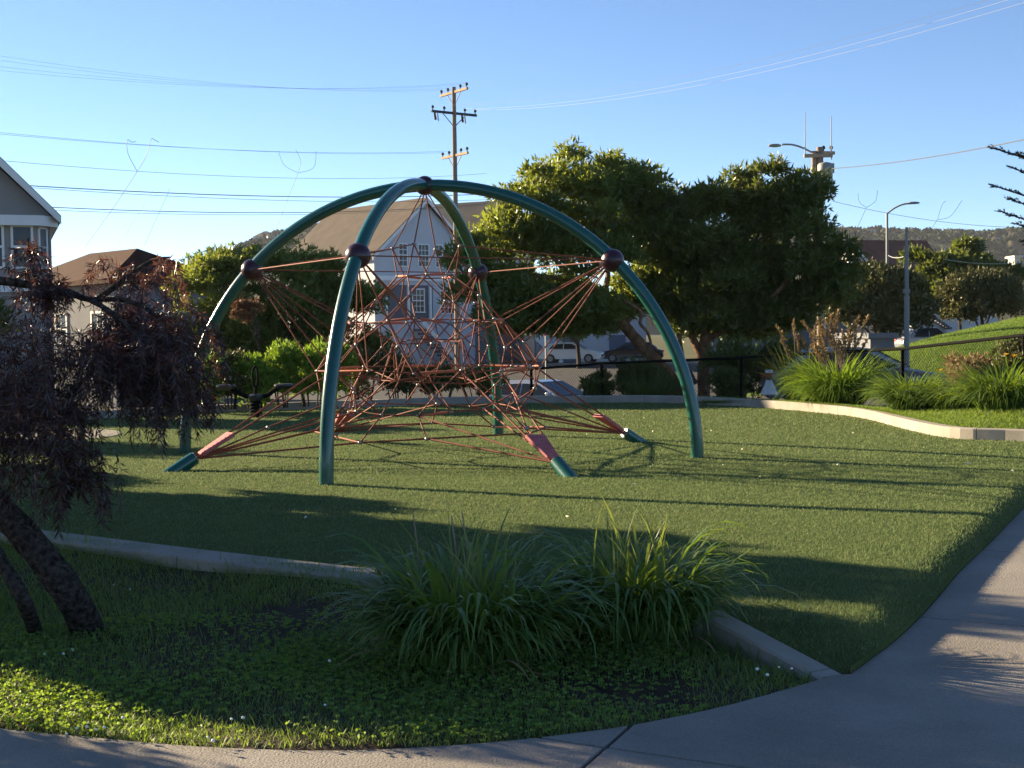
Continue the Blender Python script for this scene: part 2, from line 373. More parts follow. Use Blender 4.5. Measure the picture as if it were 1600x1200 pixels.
# path: concrete slabs cast with open joints over a dark bed
inner = [G(px, py, ZP) for px, py in ((-700, 1030), (-300, 1095), (0, 1137), (130, 1150), (300, 1165), (480, 1172), (600, 1170), (760, 1160), (880, 1147), (1000, 1130), (1150, 1098), (1300, 1055))]
inner_s = catmull(inner, 4)
right_s = [p+np.array([.003, -.002, 0]) for p in er]
outer = [(7.9, 17.4), (6.7, 13.2), (5.2, 9.0), (4.9, 6.0), (5.2, 2.2), (-6.5, 2.2), (-7.5, 6.2)]
ppoly = [tuple(p[:2]) for p in inner_s] + [tuple(p[:2]) for p in right_s] + outer
def slab(poly, planes, z0, z1):
    bm = bmesh.new(); f = bm.faces.new([bm.verts.new((p[0], p[1], z1)) for p in poly]); bmesh.ops.triangulate(bm, faces=[f])
    for p, nn in planes:
        bmesh.ops.bisect_plane(bm, geom=bm.verts[:]+bm.edges[:]+bm.faces[:], plane_co=p, plane_no=nn, clear_outer=True)
    if not bm.faces: bm.free(); return None
    r = bmesh.ops.extrude_face_region(bm, geom=bm.faces[:]); vs = [g for g in r['geom'] if isinstance(g, bmesh.types.BMVert)]
    bmesh.ops.translate(bm, verts=vs, vec=(0, 0, z0-z1)); bmesh.ops.recalc_face_normals(bm, faces=bm.faces)
    me = bpy.data.meshes.new('path_slab'); bm.to_mesh(me); bm.free(); return me
path = bpy.data.objects.new('path', None); COL.objects.link(path); tag(path, kind='structure')
def ln(a, b, off):                                 # half plane left of a>b, shifted
    a = G(*a, ZP); b = G(*b, ZP); t = (b-a)/np.linalg.norm(b-a); n = np.array([t[1], -t[0], 0]); return (a-n*off, n)
def rev(pl, g=.02): return (pl[0]+pl[1]*g, -pl[1])
J1 = ln((905, 1200), (970, 1143), 0); J2 = ln((870, 1155), (1150, 1196), 0); J3 = ln((1465, 966), (1600, 978), 0); J4 = ln((1530, 858), (1600, 864), 0); J0 = ln((1345, 1034), (1360, 1200), 0)
J5 = ln((150, 1200), (120, 1150), 0)
sl_list = [[J1, J2], [J1, rev(J2)], [rev(J1), J2, rev(J3)], [rev(J1), rev(J2), rev(J3)], [J3, rev(J4)], [J4]]
for planes in sl_list:
    me = slab(ppoly, planes, ZP-.1, ZP)
    if me:
        o = link('path_slab', me, 'concrete', path); bv = o.modifiers.new('bevel', 'BEVEL'); bv.width = .005; bv.segments = 2; bv.limit_method = 'ANGLE'; bv.angle_limit = R(50)
bm = bmesh.new(); bm.faces.new([bm.verts.new((p[0], p[1], ZP-.04)) for p in ppoly]); bmesh.ops.triangulate(bm, faces=bm.faces[:]); me = bpy.data.meshes.new('joint_bed'); bm.to_mesh(me); bm.free()
link('joint_bed', me, 'joint_dirt', path)

# lawn in front, between path and kerb
_ka, _kb = near_in[1][:2], near_in[4][:2]; _kt = (_kb-_ka)/np.linalg.norm(_kb-_ka); _kn = np.array([_kt[1], -_kt[0]])
def lz(x, y):
    d = np.clip((np.asarray(x)-_ka[0])*_kn[0]+(np.asarray(y)-_ka[1])*_kn[1]-.3, 0, 9)
    return .115*np.exp(-d/.7)*(1-sstep(-1.2, .7, np.asarray(x))) + -.135 + .02*np.sin(x*2.1+.4)*np.cos(y*1.7) + .012*np.sin(x*5.3+y*3.1) - .03*np.exp(-((x-1.1)**2+(y-6.9)**2)/.5)
kerb_out = []
for i in range(len(nl)):
    t = nl[min(i+1, len(nl)-1)]-nl[max(i-1, 0)]; nn = np.array([t[1], -t[0]])/math.hypot(t[0], t[1]); kerb_out.append(np.array([nl[i][0]+nn[0]*.14, nl[i][1]+nn[1]*.14]))
lpoly = [tuple(p[:2]) for p in inner_s] + [tuple(p) for p in kerb_out[::-1]]
xs = np.arange(-10, 2.4, .09); ys = np.arange(4.9, 15, .09); X, Y = np.meshgrid(xs, ys); C = np.stack([X.ravel(), Y.ravel()], 1)
ins = inside(lpoly, C).reshape(X.shape); Z = lz(X, Y)
mb = MB(); idx = -np.ones(X.shape, int); v = []; f = []
grow = ins.copy(); grow[1:] |= ins[:-1]; grow[:-1] |= ins[1:]; grow[:, 1:] |= ins[:, :-1]; grow[:, :-1] |= ins[:, 1:]
for j in range(X.shape[0]):
    for i in range(X.shape[1]):
        if grow[j, i]: idx[j, i] = len(v); v.append((X[j, i], Y[j, i], Z[j, i] if ins[j, i] else min(Z[j, i], ZP-.03)))
for j in range(X.shape[0]-1):
    for i in range(X.shape[1]-1):
        q = (idx[j, i], idx[j, i+1], idx[j+1, i+1], idx[j+1, i])
        if min(q) >= 0: f.append(q)
mb.add(v, f); lawn = struct('lawn', mb, 'soil', smooth=True)
nn = 330000; P = np.stack([rng.uniform(-6.2, 2.2, nn), 5.0+rng.random(nn)**1.15*8, np.zeros(nn)], 1)
P = P[inside(lpoly, P) & (np.abs(P[:, 0]) < .42*P[:, 1]+.25)]
def vnoise(x, y, s, seed):
    r = np.random.default_rng(seed); a = r.uniform(-1, 1, (6, 3)); return sum(np.sin(x*s*a[k, 0]*2+y*s*a[k, 1]*2+a[k, 2]*6) for k in range(6))/6
dens = .62+.75*vnoise(P[:, 0], P[:, 1], 2.3, 3)
bare = np.exp(-((P[:, 0]+1.25)**2/.16+(P[:, 1]-8.15)**2/.12))+.75*np.exp(-((P[:, 0]-.55)**2/.9+(P[:, 1]-6.55)**2/.10))
P = P[rng.random(len(P)) < np.clip(dens, .22, 1)-bare]
P = P[:150000]; P[:, 2] = lz(P[:, 0], P[:, 1])-.004; n = len(P)
hh = (.045+.04*np.clip(vnoise(P[:, 0], P[:, 1], 1.7, 8)+.3, 0, 1)+.05*(rng.random(n) < .05))*rng.uniform(.6, 1.25, n)
kd = (P[:, 0]-_ka[0])*_kn[0]+(P[:, 1]-_ka[1])*_kn[1]; hh = hh*(1+1.5*np.exp(-np.clip(kd-.34, 0, 9)/.18)*rng.random(n))
grass = np_obj('grass', straps(P, rng.uniform(0, 6.283, n), hh, rng.uniform(.003, .0062, n), rng.uniform(.9, 1.5, n), rng.uniform(-.3, .9, n), rng, 2, np.clip(rng.random(n)*.7+.35*vnoise(P[:, 0], P[:, 1], 1.3, 4)+.1, 0, 1)), 'grass', lawn, 'stuff')
# clover: three leaflets on a stalk
nc = 26000; P = np.stack([rng.uniform(-3.2, .9, nc), rng.uniform(5.1, 8.2, nc), np.zeros(nc)], 1)
P = P[inside(lpoly, P)]; P = P[rng.random(len(P)) < np.clip(.55+1.1*vnoise(P[:, 0], P[:, 1], 1.9, 12), .06, 1)][:11000]; n = len(P); P[:, 2] = lz(P[:, 0], P[:, 1])+rng.uniform(.025, .06, n)
cl = []; ya = rng.uniform(0, 6.283, n)
for k in range(3):
    a = ya+k*2.094; A = np.stack([np.cos(a), np.sin(a), rng.uniform(-.1, .35, n)], 1); cl.append(leaves(P, A, rng.uniform(.013, .02, n), .016, rng, .1))
np_obj('clover', join(cl), 'clover', lawn, 'stuff')

# round concrete pad let into the turf
mb = MB(); c = G(60, 682, 0); mb.lathe((c[0]-.6, c[1], 0), [(1.9, -.1), (1.9, .006), (1.885, .012), (.01, .012)], 40)
struct('concrete_pad', mb, 'concrete')

# planting bed behind the far kerb, falling to the road
fence_px = [(1780, 507, 20.5), (1600, 524, 22.2), (1410, 545, 25.4), (1290, 551, 27.6), (1158, 559, 30.), (940, 568, 32.3), (830, 577, 33.8), (640, 588, 36.)]
fence_top = [D(*q) for q in fence_px]; FH = 1.12
fl_ = catmull(fence_top, 4); fl_ = [np.array([p[0], p[1], p[2]-FH]) for p in fl_]
left_bed = [np.array([-9, 38, -.5]), np.array([-16, 36, -.4]), np.array([-24, 30, -.35])]
frow = fl_+left_bed
ko = []
for i in range(len(far_in)):
    t = far_in[min(i+1, len(far_in)-1)]-far_in[max(i-1, 0)]; nn = np.array([t[1], -t[0]])/math.hypot(t[0], t[1]); ko.append(np.array([far_in[i][0]+nn[0]*.19, far_in[i][1]+nn[1]*.19, .12]))
def resamp(line, n):
    la = np.array(line); L = np.concatenate([[0], np.cumsum(np.linalg.norm(np.diff(la[:, :2], axis=0), axis=1))]); s_ = np.linspace(0, L[-1], n)
    return np.stack([np.interp(s_, L, la[:, k]) for k in range(3)], 1)
# keep the two rows in step by matching photo columns
n = 48; A_ = resamp(ko, n); B_ = resamp(frow, n); rowsb = []
for t in (0, .12, .3, .6, 1.): rowsb.append(A_*(1-t)+B_*t+np.array([0, 0, .05*math.sin(t*math.pi)]))
B2 = B_.copy(); B2[:, 0] *= 1.05; B2[:, 1] += 1.6; B2[:, 2] = gz(B2[:, 0], B2[:, 1])-.02; rowsb.append(B2)
mb = MB(); mb.add(np.concatenate(rowsb).tolist(), [(j*n+i, j*n+i+1, (j+1)*n+i+1, (j+1)*n+i) for j in range(len(rowsb)-1) for i in range(n-1)])
bed = struct('planting_bed', mb, 'soil', smooth=True)
bedP = np.concatenate([r_[None] for r_ in rowsb[:5]])            # 5 x n x 3
def bed_z(x, y):
    q = bedP.reshape(-1, 3); d = (q[:, 0]-x)**2+(q[:, 1]-y)**2; i = np.argsort(d)[:4]; ww = 1/(d[i]+.01); return float((q[i, 2]*ww).sum()/ww.sum())
# grass verge on the right part of the bed
parts = []; nv = 60000; u = rng.random(nv)*(n-1)*.40; v_ = rng.random(nv)*3.2; i0 = u.astype(int); j0 = np.minimum(v_.astype(int), 3); fu = (u-i0)[:, None]; fv = (v_-j0)[:, None]
P = bedP[j0, i0]*(1-fu)*(1-fv)+bedP[j0, i0+1]*fu*(1-fv)+bedP[j0+1, i0]*(1-fu)*fv+bedP[j0+1, i0+1]*fu*fv
P = P[(P[:, 0] < .4*P[:, 1]+.4)]; nv = len(P)
np_obj('verge_grass', straps(P, rng.uniform(0, 6.283, nv), rng.uniform(.05, .11, nv), rng.uniform(.008, .016, nv), rng.uniform(.8, 1.5, nv), rng.uniform(-.3, .8, nv), rng, 2), 'grass', bed, 'stuff')

# road, far pavement, mound
mb = MB(); v = []; f = []; rows_y = np.linspace(0, 1, 30); cols = np.linspace(0, 1, 40)
rl = resamp([np.array([26, 14, 0.]), np.array([13., 22.5, 0]), np.array([9.6, 28., 0]), np.array([6.0, 38, 0]), np.array([2, 42.5, 0]), np.array([-8, 44, 0]), np.array([-45, 43, 0])], 40)
rf = resamp([np.array([75, 60, 0.]), np.array([45, 90., 0]), np.array([20, 99., 0]), np.array([-80, 99, 0.])], 40)
for j in rows_y:
    q = rl*(1-j)+rf*j
    for p in q: v.append((p[0], p[1], float(gz(p[0], p[1]))+.03))
f = [(j*40+i, j*40+i+1, (j+1)*40+i+1, (j+1)*40+i) for j in range(29) for i in range(39)]
mb.add(v, f); struct('road', mb, 'asphalt', smooth=True)
mb = MB(); v = []
for i, p in enumerate(rf):
    for dy, dz in ((-.05, -.1), (0, .15), (3.2, .15), (3.3, -.1)): v.append((p[0], p[1]+dy, float(gz(p[0], p[1]))+dz))
f = [(i*4+j, i*4+j+1, (i+1)*4+j+1, (i+1)*4+j) for i in range(39) for j in range(3)]; mb.add(v, f); struct('pavement', mb, 'concrete')
mx_ = np.linspace(6, 60, 50); my_ = np.linspace(38, 68, 40); X, Y = np.meshgrid(mx_, my_)
def mz(x, y): return gz(x, y)-.12+3.25*np.exp(-((x-26)/13)**2-((y-50)/6.)**2)
Z = mz(X, Y); mb = MB(); mb.add(np.stack([X, Y, Z], -1).reshape(-1, 3).tolist(), [(j*50+i, j*50+i+1, (j+1)*50+i+1, (j+1)*50+i) for j in range(39) for i in range(49)])
mat('mound_grass', (.09, .15, .025), .9, (.10, .16, .03), 2, bump=.6, bscale=30, spec=.1)
mound = struct('grass_mound', mb, 'mound_grass', smooth=True)
nm = 70000; P = np.stack([rng.uniform(10, 22, nm), rng.uniform(40, 53, nm), np.zeros(nm)], 1); P[:, 2] = mz(P[:, 0], P[:, 1]); P = P[(P[:, 2] > gz(P[:, 0], P[:, 1])+.05)]; nm = len(P)
np_obj('mound_blades', straps(P, rng.uniform(0, 6.283, nm), rng.uniform(.06, .13, nm), .022, rng.uniform(.8, 1.5, nm), rng.uniform(-.2, .8, nm), rng, 1), 'grass', mound, 'stuff')

# hills far behind
def hill(name, ridge, half, m, seed, base=-4):
    r = random.Random(seed); mb = MB(); v = []; nr = 13; rr = catmull(ridge, 10)
    for p in rr:
        for k in range(nr):
            t = -1+2*k/(nr-1); h = max(0, math.cos(t*math.pi/2))**1.4
            v.append((p[0]*(1+t*half/p[1]), p[1]+t*half, base+(p[2]-base)*h*(1+.03*r.uniform(-1, 1)*(h < .98))))
    n = len(rr); mb.add(v, [(i*nr+k, i*nr+k+1, (i+1)*nr+k+1, (i+1)*nr+k) for i in range(n-1) for k in range(nr-1)])
    return struct(name, mb, m, smooth=True), rr
hr, ridge_r = hill('right_hill', [D(px, py, 1500) for px, py in ((1000, 375), (1150, 366), (1320, 366), (1450, 368), (1540, 372), (1600, 366), (1750, 372), (2000, 400), (2400, 480))], 520, 'hill_green', 3)
hl, ridge_l = hill('left_hill', [D(px, py, 1100) for px, py in ((250, 470), (330, 420), (385, 391), (430, 374), (520, 362), (620, 366), (760, 400), (900, 470))], 380, 'hill_green', 4)
def canopy(name, rr, n, spread, size, parent, seed, half):
    g = np.random.default_rng(seed); i = g.integers(0, len(rr)-1, n); t = g.random(n)[:, None]; a = np.array(rr); P = a[i]*(1-t)+a[i+1]*t
    dn = -np.abs(g.normal(0, spread, n)); dn[:n//3] = g.normal(0, .03, n//3); k = dn; h = np.maximum(0, np.cos(k*math.pi/2))**1.4
    P = np.stack([P[:, 0]*(1+k*half/P[:, 1]), P[:, 1]+k*half, -4+(P[:, 2]+4)*h], 1)
    out = []
    for q in range(26):
        A = g.normal(size=(n, 3)); A[:, 2] = np.abs(A[:, 2])+.2; A = nrm(A); s_ = size*g.uniform(.5, 1.3, n)
        out.append(leaves(P+A*s_[:, None]*.35*np.array([1, 1, .8]), g.normal(size=(n, 3))+A, s_*.75, s_*.6, g))
    return np_obj(name, join(out), 'hill_tree', parent, 'stuff')
canopy('hill_wood', ridge_r, 900, .3, 7, hr, 2, 520); canopy('hill_wood', ridge_l, 500, .3, 6, hl, 6, 380)

# ---------------------------------------------------------------- climbing dome: two crossed semicircular arches, spheres, rope net
DX, DY, DR, DTH = -1.112, 18.142, 3.547, -1.825
dome = thing('climbing_dome', 'dome climbing frame of green arches with dark balls and red rope net', 'climbing frame', (DX, DY, 0))
def dp(r, a, z): return Vector((r*math.cos(a), r*math.sin(a), z))
for k in range(4):
    a = DTH+k*math.pi/2
    pts = [dp(DR, a, -.25)]+[dp(DR*math.cos(t), a, DR*math.sin(t)) for t in np.linspace(0, math.pi/2-.02, 44)]
    obj('arch_leg', MB().tube(pts, .079, 20), 'green_paint', dome, smooth=True)
    # footing collar and joint sleeve
    obj('joint_sleeve', MB().tube([dp(DR*math.cos(t), a, DR*math.sin(t)) for t in np.linspace(.36, .372, 3)], .0815, 20), 'green_paint', dome, smooth=True)
BALL = [dp(2.489, DTH+k*math.pi/2, 2.502) for k in range(4)]
for b in BALL: obj('arch_ball', MB().sphere(b, .148, 32, 20), 'ball_paint', dome, smooth=True)
for b, k in zip(BALL, range(4)):
    a = DTH+k*math.pi/2
    obj('ball_bolt', MB().tube([b+dp(-.142, a, -.04), b+dp(-.165, a, -.045)], .02, 8), 'aluminium', dome)
obj('crown_ball', MB().sphere((0, 0, DR), .128, 32, 20), 'ball_paint', dome, smooth=True)
# shared rope mesh: eight-sided unit rod
rope_me = MB().tube([(0, 0, -.5), (0, 0, .5)], 1., 7).mesh('rope', True); rope_me.materials.append(MATS['rope'])
grip_me = MB().tube([(0, 0, -.5), (0, 0, .5)], 1., 8).mesh('rope_grip', True); grip_me.materials.append(MATS['rope_grip'])
clamp_me = MB().lathe((0, 0, 0), [(.011, -.032), (.021, -.022), (.024, 0), (.021, .022), (.011, .032)], 8).mesh('rope_clamp', True); clamp_me.materials.append(MATS['aluminium'])
def rod(name, me, a, b, r):
    a, b = Vector(a), Vector(b); d = b-a; o = link(name, me, None, dome); o.location = (a+b)/2; o.rotation_mode = 'QUATERNION'
    o.rotation_quaternion = d.to_track_quat('Z', 'Y'); o.scale = (r, r, d.length); return o
rr_ = random.Random(11); RO = .009
def jit(p, s=.03): return Vector(p)+Vector((rr_.uniform(-s, s), rr_.uniform(-s, s), rr_.uniform(-s, s)*.8))
def ring(r, z, n, off, s=.03, wave=0.):
    return [jit(dp(r, DTH+off+2*math.pi*i/n, z+wave*math.cos(4*(off+2*math.pi*i/n))), s) for i in range(n)]
PI = math.pi
top = Vector((0, 0, DR-.12))
K1 = ring(.47, 2.74, 4, 0, .02)
R1 = ring(.38, 2.36, 8, PI/8, .02)
M12 = ring(.74, 2.05, 8, 0, .03, .03)
R2 = ring(1.02, 1.76, 16, PI/16, .025, .03)
M23 = ring(1.28, 1.45, 16, 0, .05, .02)
R3 = ring(1.48, 1.14, 16, PI/16, .025, .0)
M34 = ring(1.40, .86, 8, PI/8, .04)
R4 = ring(1.16, .62, 16, PI/16, .03, -.03)
clamps = []
def rope(a, b, r=RO): rod('rope', rope_me, a, b, r)
for k in range(4):
    rope(top+dp(.05, DTH+k*PI/2, 0), K1[k]); rope(K1[k], R1[(2*k) % 8]); rope(K1[k], R1[(2*k-1) % 8]); rope(K1[k], BALL[k]); clamps.append(K1[k])
for i in range(8):
    rope(R1[i], M12[i]); rope(R1[i], M12[(i+1) % 8]); clamps += [R1[i], M12[i]]
    rope(M12[i], R2[(2*i) % 16]); rope(M12[i], R2[(2*i-1) % 16])
def loop(Rg, gripmod):
    n = len(Rg)
    for i in range(n):
        a, b = Rg[i], Rg[(i+1) % n]
        rope(a, b)
        if (i % gripmod) == 0: rod('rope_grip', grip_me, a.lerp(b, .14), a.lerp(b, .86), .0165)
loop(R1, 2); loop(R2, 3); loop(R3, 2); loop(R4, 99)
for i in range(16):
    rope(R2[i], M23[i]); rope(R2[i], M23[(i+1) % 16]); rope(M23[i], R3[i]); rope(M23[i], R3[(i-1) % 16])
    clamps += [R2[i], M23[i], R3[i], R4[i]]
for i in range(8):
    rope(R3[(2*i) % 16], M34[i]); rope(R3[(2*i+1) % 16], M34[i]); rope(M34[i], R4[(2*i) % 16]); rope(M34[i], R4[(2*i+1) % 16]); clamps.append(M34[i])
for k in range(4):
    c = 4*k
    for q in (R2[c % 16], R2[(c-1) % 16], M23[(c+1) % 16], M23[(c-1) % 16], R3[c % 16], R3[(c-1) % 16]): rope(BALL[k], q)
    rope(BALL[k], BALL[(k+1) % 4], .008)
R5 = ring(.62, .98, 8, PI/8, .05); R6 = ring(.5, 1.5, 8, 0, .05)
for i in range(8):
    for q in (R3[(2*i) % 16], R4[(2*i+1) % 16], R5[(i+1) % 8], R6[i], R6[(i+1) % 8]): rod('inner_rope', rope_me, R5[i], q, .0085)
    rod('inner_rope', rope_me, R6[i], R2[(2*i) % 16], .0085); rod('inner_rope', rope_me, R6[i], R6[(i+1) % 8], .0085)
LOW = []
for k in range(4):
    a = DTH+k*PI/2+PI/4; an = dp(3.18, a, .13); c = 4*k+2
    up1, up2 = R3[c % 16], R3[(c-1) % 16]
    hub1, hub2 = an+dp(.055, a+PI/2, 0), an-dp(.055, a+PI/2, 0)
    rope(hub1, up1, .012); rope(hub2, up2, .012)
    for q in (R4[(c+1) % 16], R4[(c-2) % 16], R4[c % 16]): rope(an, q, .011)
    l1 = jit(dp(1.55, a+.5, .3), .05); l2 = jit(dp(1.55, a-.5, .33), .05); rope(an, l1, .012); rope(an, l2, .012); LOW += [l2, l1]
    sv_ = an.lerp(up1, .52)+Vector((0, 0, -.18)); rope(an+Vector((0, 0, -.02)), sv_, .011); rope(sv_, M34[(2*k+1) % 8], .01); clamps.append(sv_)
    # rubber tread pad on the two upper ropes
    p0a, p0b, p1a, p1b = hub1.lerp(up1, .05), hub2.lerp(up2, .05), hub1.lerp(up1, .28), hub2.lerp(up2, .28)
    ax = ((p1a+p1b)-(p0a+p0b)).normalized(); sdv = (p1a-p1b).normalized(); nv = sdv.cross(ax).normalized()
    if nv.z < 0: nv = -nv
    e = sdv*.012; th_ = nv*.05
    pad = obj('tread_pad', MB().hexa([p0a+e-th_*.5, p0b-e-th_*.5, p1b-e-th_*.5, p1a+e-th_*.5, p0a+e+th_*.5, p0b-e+th_*.5, p1b-e+th_*.5, p1a+e+th_*.5]), 'pad_rubber', dome, bevel=.012)
    for t in np.linspace(.12, .88, 7):
        qa, qb = (p0a+e).lerp(p1a+e, t)+th_*.52, (p0b-e).lerp(p1b-e, t)+th_*.52
        obj('tread_rib', MB().tube([qa.lerp(qb, .12), qa.lerp(qb, .88)], .006, 6), 'pad_rubber', pad)
    # slanted green ground sleeve
    dirv = ((up1+up2)/2-an).normalized()
    g0 = an-dirv*.62; obj('ground_sleeve', MB().tube([g0, an+dirv*.02], .082, 18), 'green_paint', dome, smooth=True)
    obj('sleeve_cap', MB().tube([an+dirv*.01, an+dirv*.035], .07, 14), 'aluminium', dome)
for k in range(8):
    rope(LOW[k], LOW[(k+1) % 8], .012); q = min(range(16), key=lambda i: (R4[i]-LOW[k]).length); rope(LOW[k], R4[q], .010); clamps.append(LOW[k])
for p in clamps:
    o = link('rope_clamp', clamp_me, None, dome); o.location = p; o.rotation_euler = (rr_.uniform(-.6, .6), 1.57+rr_.uniform(-.8, .8), rr_.uniform(0, 6.28)); s_ = rr_.uniform(.65, 1.05); o.scale = (s_, s_, s_)

# ---------------------------------------------------------------- spring seesaw
c = G(400, 652, 0)
sr = thing('spring_seesaw', 'black spring seesaw with two seats and a loop handle on the turf', 'seesaw', (c[0], c[1], 0))
coil = [(.105*math.cos(t), .105*math.sin(t), .02+t*.0105) for t in np.linspace(0, 2*PI*5, 120)]
obj('spring', MB().tube(coil, .024, 8), 'black_steel', sr, smooth=True)
obj('base_plate', MB().lathe((0, 0, 0), [(.17, 0), (.17, .015), (.02, .018)], 20), 'black_steel', sr)
obj('hub', MB().lathe((0, 0, .33), [(.13, 0), (.15, .03), (.15, .1), (.1, .13)], 20), 'black_rubber', sr, smooth=True)
for s_ in (-1, 1):
    obj('arm', MB().tube(catmull([(s_*.08, 0, .42), (s_*.22, 0, .43), (s_*.36, 0, .52), (s_*.5, 0, .6)], 5), [.045]*15+[.04], 10), 'black_steel', sr, smooth=True)
    st = MB(); st.lathe((0, 0, 0), [(.06, -.07), (.15, -.045), (.2, -.01), (.2, .02), (.17, .035), (.02, .03)], 24); st.v = [(s_*.56+x*1.0, y*.9, .62+z) for x, y, z in st.v]
    obj('seat', st, 'black_rubber', sr, smooth=True)
hd = [(.05*math.cos(t)*1.0, .0, .80+.2*math.sin(t)) for t in np.linspace(0, 2*PI, 28)]
hd = [(x, .16*math.cos(t)*.2, z) for (x, y, z), t in zip(hd, np.linspace(0, 2*PI, 28))]
obj('loop_handle', MB().tube(hd, .022, 8), 'black_steel', sr, smooth=True)
obj('handle_post', MB().tube([(0, 0, .42), (0, 0, .62)], .03, 10), 'black_steel', sr, smooth=True)
sr.rotation_euler[2] = .12

# ---------------------------------------------------------------- foliage helpers
def ell(px, py, rx, ry, Y, rd=None):
    k = Y/F; return (D(px, py, Y), np.array([rx*k, (rd if rd is not None else rx*k*.9), ry*k]))
def subblobs(els, n, r0, r1, g):
    out = []; ww = np.array([e[1].prod()**(2/3) for e in els]); ww /= ww.sum()
    for _ in range(n):
        c, r = els[g.choice(len(els), p=ww)]; d = nrm(g.normal(size=3)); q = c+d*r*g.uniform(.45, .98); s_ = g.uniform(r0, r1); out.append((q, np.array([s_, s_, s_*.8])))
    return out
def blob_leaves(blobs, n, per, L, W, g, up=.5, core=0.72, spread=.8):
    ww = np.array([b[1].prod()**(2/3) for b in blobs]); ww /= ww.sum(); i = g.choice(len(blobs), n, p=ww)
    C = np.array([b[0] for b in blobs]); Rr = np.array([b[1] for b in blobs]); d = nrm(g.normal(size=(n, 3))); d[:, 2] = np.where(d[:, 2] < -.35, -d[:, 2]*.4, d[:, 2])
    P = C[i]+d*Rr[i]*(g.random(n)**.45)[:, None]*1.06
    tone = np.clip(g.normal(.5, .22, len(blobs)), 0, 1)[i]
    parts = []
    for k in range(per):
        A = d*.55+np.array([0, 0, up])+g.normal(size=(n, 3))*spread
        parts.append(leaves(P+g.normal(size=(n, 3))*L*.12, A, L*g.uniform(.5, 1.5, n), W*g.uniform(.8, 1.2, n), g, rnd=np.clip(tone*.6+.4*g.random(n), 0, 1)))
    return join(parts)
def limb(mb, pts, r0, r1, seg=9, g=random.Random(3)):
    q = catmull(pts, 5); n = len(q); mb.tube(q, [r0+(r1-r0)*(i/(n-1))**.8 for i in range(n)], seg, wob=.08, rng=g)
def tree(name, label, base, limbs, els, nsub, rs, n, per, L, W, leafm, barkm, seed, group=None, cat='tree', up=.5, spread=.8):
    t = thing(name, label, cat, base, group=group); g = np.random.default_rng(seed); mb = MB()
    for pts, a, b in limbs: limb(mb, pts, a, b)
    if limbs: obj('trunk', mb, barkm, t, smooth=True, world=True)
    bl = subblobs(els, nsub, rs[0], rs[1], g)+[(c, r*.7) for c, r in els]
    np_obj('crown', blob_leaves(bl, n, per, L, W, g, up, spread=spread), leafm, t, origin=base)
    return t

# two broad evergreen trees behind the far kerb
b0 = D(1072, 617, 36.6); b1 = D(1100, 617, 36.4); b0[2] = b1[2] = -.42
tree('evergreen_tree', 'leaning evergreen tree with lopped orange branch stubs, its crown spreading over the fence', b0, [
    ([b0, D(1045, 588, 36.6), D(1005, 543, 36.4), D(965, 497, 36.0), D(925, 455, 35.6)], .21, .12),
    ([D(925, 455, 35.6), D(880, 420, 35.4), D(840, 370, 35.4)], .12, .03), ([D(940, 470, 35.8), D(950, 420, 35.8), D(930, 340, 35.8)], .11, .03), ([D(900, 440, 35.5), D(820, 430, 35.0), D(770, 450, 34.8)], .08, .02),
    ([D(975, 508, 36.1), D(1000, 470, 36.6), D(1010, 400, 36.8)], .1, .03)],
    [ell(880, 300, 110, 72, 35.8), ell(800, 375, 78, 95, 35.3), ell(955, 290, 70, 48, 36.3), ell(900, 400, 125, 95, 35.8), ell(775, 470, 42, 48, 34.8), ell(1000, 355, 58, 66, 36.8), ell(870, 470, 95, 38, 36.0), ell(745, 405, 28, 26, 34.8), ell(735, 450, 26, 55, 34.8, .5), ell(1030, 410, 60, 80, 36.8), ell(1010, 470, 60, 40, 36.8), ell(930, 480, 60, 34.8, 36.2), ell(900, 512, 62, 20, 36.2), ell(800, 520, 36, 26, 35.4), ell(860, 500, 70, 24, 36.0)],
    80, (.4, .82), 17000, 6, .17, .052, 'tree_leaf', 'bark_red', 21)
tree('evergreen_tree', 'dark upright evergreen tree with several red-brown trunks beside the traffic cone', b1, [
    ([b1, D(1100, 560, 36.4), D(1104, 500, 36.3), D(1120, 430, 36.2), D(1150, 340, 36.1)], .2, .05), ([D(1098, 560, 36.4), D(1072, 500, 36.6), D(1065, 430, 36.8)], .13, .04),
    ([D(1103, 530, 36.4), D(1160, 500, 36.0), D(1220, 450, 35.8), D(1260, 380, 35.8)], .11, .03), ([D(1085, 600, 36.2), D(1066, 560, 36.1), D(1060, 520, 36.0)], .11, .06)],
    [ell(1120, 335, 75, 72, 36.3), ell(1200, 340, 80, 72, 36.3), ell(1262, 330, 38, 62, 36.0), ell(1275, 415, 55, 62, 35.8), ell(1180, 430, 95, 62, 36.3), ell(1090, 420, 60, 75, 36.8), ell(1200, 478, 70, 34.8, 36.1), ell(1070, 320, 30, 36, 36.8), ell(1035, 350, 45, 58, 36.8), ell(1060, 460, 50, 50, 36.8), ell(1180, 505, 85, 26, 36.2), ell(1290, 470, 40, 40, 35.8), ell(1140, 500, 60, 26, 36.2), ell(1235, 505, 50, 26, 36), ell(1085, 505, 40, 28, 36.6)],
    80, (.4, .82), 17000, 6, .17, .052, 'dark_leaf', 'bark_red', 22)
# lopped stubs, lit by the sun
t0 = [o for o in bpy.data.objects if o.name == 'evergreen_tree'][0]
for pts in ([(975, 470), (990, 478), (1003, 490), (1000, 505), (1012, 520), (1018, 540)], [(905, 492), (920, 488), (936, 484)]):
    q = catmull([D(x, y, 35.1) for x, y in pts], 4)
    obj('branch_stub', MB().tube(q, [.06*(1-.5*i/len(q)) for i in range(len(q))], 8), 'bark_red', t0, smooth=True, world=True)

